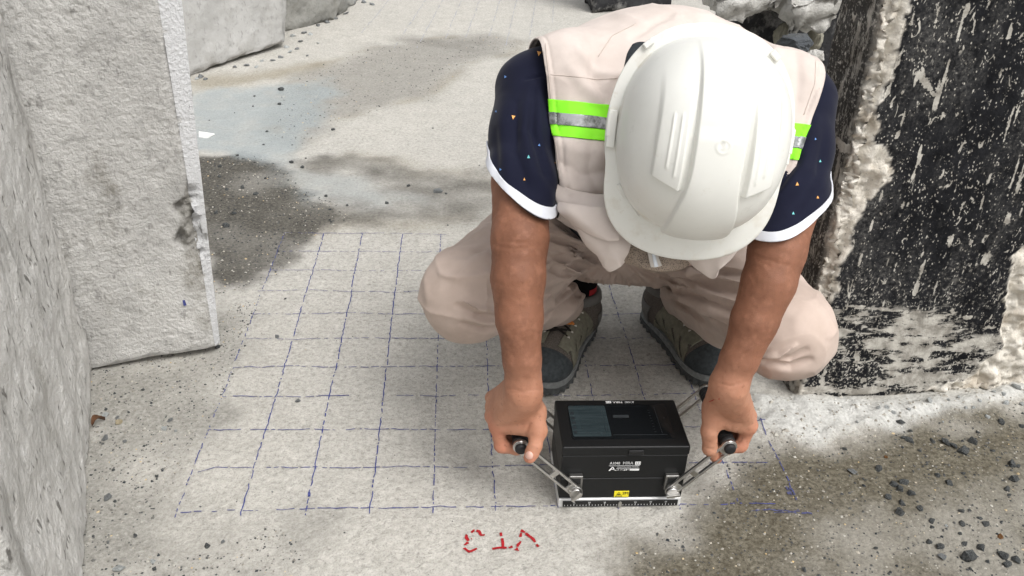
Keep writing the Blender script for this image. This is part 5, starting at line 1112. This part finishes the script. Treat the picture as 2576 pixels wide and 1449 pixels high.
def shoe(heel, ang, side):
    ca, sa = math.cos(ang), math.sin(ang); X = lambda P: np.stack([heel[0] + P[:, 0] * ca - P[:, 1] * side * sa, heel[1] + P[:, 0] * sa + P[:, 1] * side * ca, P[:, 2] + .001], 1)
    # local +y is the inner side of the foot
    Q_ = SQ if side > 0 else SQ[:, ::-1]; me = quads_mesh('shoe', SV, SQ); up_ = quads_mesh('shoe', X(SV), Q_); root = link('shoe', up_, UPP, per)
    def world(me2, name, mat, off, th_):
        P = np.array([v.co for v in me2.vertices])
        if not len(P): return
        for v, c in zip(me2.vertices, X(P)): v.co = c
        if side < 0: me2.flip_normals()
        me2.name = name; return shell(name, me2, mat, root, off, th_)
    world(cut(me, (.222, 0, .02), (.94, 0, -.34)), 'toe_cap', RUB, .0006, .002)
    world(cut(cut(me, (.066, 0, .03), (-1, 0, .25)), (0, 0, .074), (.0, 0, -1)), 'heel_counter', GREY, .0006, .0018)
    for sg in (-1, 1):
        o = cut(cut(cut(me, (0, sg * .014, .08), (0, sg, -.28)), (.092, 0, .05), (1, 0, -.3)), (.224, 0, .03), (-.92, 0, .1))
        bm = bmesh.new(); bm.from_mesh(o)                                        # open slots in the overlay
        bmesh.ops.delete(bm, geom=[f for f in bm.faces if math.sin((f.calc_center_median().x * 1.0 + f.calc_center_median().z * .9) * 2 * math.pi / .034) > .74 and .034 < f.calc_center_median().z < .066], context='FACES'); bm.to_mesh(o); bm.free()
        world(o, 'side_overlay', OLV, .0008, .0020)
    world(cut(me, (0, 0, .098), (0, 0, 1)), 'collar', GREY, .001, .0025)
    def slab_(name, z0, z1, grow, mat, notch=False):
        P = sole_outline(grow); bm = bmesh.new(); A = []; B = []
        for i, (a, b) in enumerate(P):
            toe = .010 * max(0, (a - .24) / .06) ** 2; zz0 = z0 + toe + (.004 if notch and i % 2 else 0); k = .94 if notch and i % 2 else 1
            A.append(bm.verts.new(X(np.array([[a, b * k, zz0]]))[0])); B.append(bm.verts.new(X(np.array([[a, b, z1 + toe * .8]]))[0]))
        bm.faces.new(A[::-1]); bm.faces.new(B)
        for i in range(len(P)): j = (i + 1) % len(P); bm.faces.new((A[i], A[j], B[j], B[i]))
        return bm_obj(name, bm, mat, root)
    slab_('sole', 0, .016, .003, SOLE, True); slab_('midsole', .0155, .029, .0015, MIDS)
    bvh = BVHTree.FromPolygons([Vector(v) for v in SV], [tuple(q) for q in SQ])
    def surf(a, b, l=.003):
        h, nv, _, _ = bvh.ray_cast(Vector((a, b, .3)), Vector((0, 0, -1))); return np.array(h) + np.array(nv) * l if h else np.array([a, b, .08])
    rows = np.linspace(.112, .196, 5)
    for k in range(5):
        for sg in (-1, 1):
            a = surf(rows[k], sg * .020); b = surf(rows[max(0, k - 1)] if k else rows[0], -sg * .020); P = [a, surf(lerp(rows[k], rows[max(0, k - 1)], .5), 0, .005), b] if k else [a, surf(rows[0], 0, .006), b]
            PP = X(np.array([lerp(lerp(P[0], P[1], t), lerp(P[1], P[2], t), t) for t in np.linspace(0, 1, 9)])); mesh('lace', *tube(PP, .0021, 7), LACE if (k + (sg > 0)) % 3 else ORG, root)
            bm = bmesh.new(); c = X(surf(rows[k], sg * .0235, .001)[None])[0]; bx(bm, c - [.0028, .0018, .001], c + [.0028, .0018, .003]); bm_obj('lace_loop', bm, WHL, root, bevel=.0006)
    for j, (da, db) in enumerate(((.025, .022), (.03, -.02), (-.012, .026), (-.012, -.024))):
        P = [surf(.116, 0, .006), surf(.116 + da * .6, db * .7, .010), surf(.116 + da, db, .006), surf(.116 + da * .5, db * .3, .006)]
        Bz = [sum(math.comb(3, i) * (1 - t) ** (3 - i) * t ** i * P[i] for i in range(4)) for t in np.linspace(0, 1, 10)]; mesh('lace', *tube(X(np.array(Bz)), .0019, 7), ORG if j % 2 else LACE, root)
    tv, tf = tube(X(np.array([[.062, 0, .06], [.060, 0, .09], [.056, 0, .125], [.060, 0, .15]])), [.034, .0345, .034, .036], 24); mesh('sock', tv, tf, SOCK, root)
    P = X(np.array([[.062 + .0355 * math.cos(a), .0355 * math.sin(a), z] for z in (.118, .131) for a in np.linspace(.9, 1.9, 8)])); mesh('sock_print', P, [(i, i + 1, 9 + i, 8 + i) for i in range(7)], REDP, root)
    return root
shoe((.018, .565), math.atan2(-.90, -.43), 1); shoe((.170, .598), math.atan2(-.958, .287), -1)
# ------------------------------------------------------------------ hard hat
m = M('white_hat_plastic', .36, .45); base_ = m.mix(m.ramp(m.noise(9, 5, .6), (.35, 0.), (.7, 1.)), (.68, .677, .635), (.74, .737, .697))
base_ = m.mix(m.math('MULTIPLY', m.ramp(m.noise(55, 6, .7), (.63, 0.), (.74, 1.)), .4), base_, (.48, .42, .32)); base_ = m.mix(m.math('MULTIPLY', m.ramp(m.noise(40, 7, .75, m.mapv((.25, 1, 1), (.3, .5, .9))), (.60, 0.), (.68, 1.)), .22), base_, (.42, .41, .38)); base_ = m.mix(m.math('MULTIPLY', m.attr('rim'), m.ramp(m.noise(30, 5, .6), (.52, 0.), (.7, .7))), base_, (.45, .38, .27))
m.set('Base Color', base_); m.set('Roughness', m.ramp(m.noise(25, 5), (.3, .30), (.7, .48))); m.set('Subsurface Weight', .06); m.set('Subsurface Radius', (.01, .01, .008)); m.set('Subsurface Scale', .3); m.bump(m.noise(220, 3), .03, .001); HATM = m.m
NT_, NR = 420, 190
th = np.linspace(0, 2 * np.pi, NT_, endpoint=False); ct, st = np.cos(th), np.sin(th)
def outl(W_, Ff, Fb, p=2.25):
    F_ = np.where(ct > 0, Ff, Fb); r = (np.abs(st / W_) ** p + np.abs(ct / F_) ** p) ** (-1 / p); return np.stack([r * st, r * ct], 1)
base_o = outl(.1065, .126, .122)
front = sstep(.35, .95, ct); backm = sstep(.2, .9, -ct); bw = .0145 + .030 * front + .002 * backm
rad = base_o / np.linalg.norm(base_o, axis=1)[:, None]
rows = []; rim = []
def row(o2, u, r_): rows.append(np.concatenate([o2, np.broadcast_to(u, (NT_,))[:, None]], 1)); rim.append(np.full(NT_, r_))
drop = -.010 * front - .002
row(base_o * .94, -.004, 0); row(base_o * .985, drop * .2 - .007, 0); row(base_o + rad * bw[:, None] * .96, drop - .0045, 1); row(base_o + rad * bw[:, None], drop - .002, 1); row(base_o + rad * bw[:, None] * .985, drop + .0012, 1)
for t in np.linspace(.93, .1, 14): row(base_o + rad * bw[:, None] * t, drop * t ** 1.3 + .0012, .5)
row(base_o * 1.008, .0016, 1)
for ph in np.linspace(0.02, np.pi / 2 - .012, NR):
    e = .80; sc, hh = np.cos(ph) ** e, np.sin(ph) ** (e + .05); row(base_o * sc, .004 + .142 * hh, .6 if ph < .1 else 0)
HVt = np.concatenate(rows); RIMA = np.concatenate(rim); nr = len(rows)
kq = (np.arange(nr - 1)[:, None] * NT_ + np.arange(NT_)[None]).ravel(); jq = (np.arange(nr - 1)[:, None] * NT_ + (np.arange(NT_)[None] + 1) % NT_).ravel()
HQ = np.stack([kq, jq, jq + NT_, kq + NT_], 1)
top_i = len(HVt); 
HNr = normals(HVt, HQ); dome = np.arange(len(HVt)) >= NT_ * 20; wv, lv, uv = HVt[:, 0], HVt[:, 1], HVt[:, 2]; aw = np.abs(wv)
if (HNr[-1] @ [0, 0, 1]) < 0: HQ = HQ[:, ::-1]; HNr = -HNr
D = .0052 * (1 - sstep(.0255, .0305, aw - .03 * np.clip(-lv - .02, 0, 1) * 0 + .010 * sstep(.03, .11, lv) * -1)) * sstep(-.125, -.06, lv) * np.where(lv > 0, sstep(.016, .052, uv) * 1.5, 1.5 - .5 * sstep(0, .02, -lv))
endl = .060 - .45 * (aw - .034)
D += .0075 * sstep(.0345, .0375, aw) * (1 - sstep(.064, .072, aw)) * (1 - sstep(endl - .0022, endl + .0004, lv)) * sstep(-.09, .03, lv)
for c0, a_ in ((.0440, .0013), (.0525, .0013)): D += a_ * np.exp(-((aw - c0) / .0014) ** 2) * sstep(-.032, -.024, lv) * (1 - sstep(.038 - (c0 - .044), .044 - (c0 - .044), lv))
D += .0022 * np.exp(-((aw - .031) / .0022) ** 2) * -1 * sstep(-.08, -.03, lv) * (1 - sstep(.03, .08, lv))
for sgn in (1,): rr_ = np.hypot(wv - .002, lv - .002); D += .0009 * np.exp(-((rr_ - .0075) / .0012) ** 2) + .0010 * np.exp(-(rr_ / .0035) ** 2)
D += .003 * np.exp(-((uv - .016) / .004) ** 2) * sstep(.3, .8, ct[np.arange(len(HVt)) % NT_])
HVt = HVt + HNr * (D * dome)[:, None]
Hw = HC + HVt[:, :1] * HW + HVt[:, 1:2] * HF + HVt[:, 2:] * HU
if np.linalg.det(np.stack([HW, HF, HU])) < 0: HQ = HQ[:, ::-1]
apex = HC + HU * (.004 + .142) + HU * .0052
Hall = np.concatenate([Hw, apex[None]]); hme = quads_mesh('hard_hat', Hall, HQ)
bm = bmesh.new(); bm.from_mesh(hme); bm.verts.ensure_lookup_table(); lastr = [bm.verts[(nr - 1) * NT_ + i] for i in range(NT_)]
for i in range(NT_): bm.faces.new((lastr[i], lastr[(i + 1) % NT_], bm.verts[len(Hw)]))
bmesh.ops.recalc_face_normals(bm, faces=bm.faces); bm.to_mesh(hme); bm.free(); fattr(hme, 'rim', np.concatenate([RIMA, [0]]))
hat = link('hard_hat', hme, HATM, per); so = hat.modifiers.new('s', 'SOLIDIFY'); so.thickness = .0022; so.offset = -1
hw_ = lambda x, f, u: HC + HW * x + HF * f + HU * u
RH = np.stack([HW, HF, HU], 1)
def hat_bit(name, c, half, rotu, mat=HATM, bev=.0015):
    a, b = math.cos(rotu), math.sin(rotu); Rr = RH @ np.array([[a, -b, 0], [b, a, 0], [0, 0, 1]]); bm = bmesh.new(); bx(bm, -np.array(half), half, Rr, hw_(*c)); return bm_obj(name, bm, mat, hat, bevel=bev)
for sgn in (-1, 1):
    hat_bit('accessory_slot', (sgn * .1135, .004, .003), (.0055, .024, .0045), 0); hat_bit('slot_lip', (sgn * .1175, -.002, .0062), (.0030, .016, .0018), 0)
    hat_bit('brim_clip', (sgn * .080, -.106, .002), (.007, .004, .004), sgn * .75); hat_bit('brim_clip', (sgn * .0905, .083, .000), (.010, .0028, .004), -sgn * .95)
    for q in range(4): hat_bit('brim_rib', (sgn * (.083 - q * .0045), .0925 + q * .0055, .0012), (.009, .0008, .0022), -sgn * .80, bev=.0005)
strap = sheet('chin_strap', [[(1592, 112), (1612, 106), (1650, 110)], [(1578, 135), (1594, 128), (1640, 132)], [(1570, 168), (1584, 150), (1610, 148)]], [[1.20, 1.20, 1.20], [1.185, 1.185, 1.19], [1.175, 1.175, 1.18]], plain('black_webbing', (.02, .024, .028), .75, .3, nscale=300, var=.4), 10, 12, .001, 2, hat, .002)
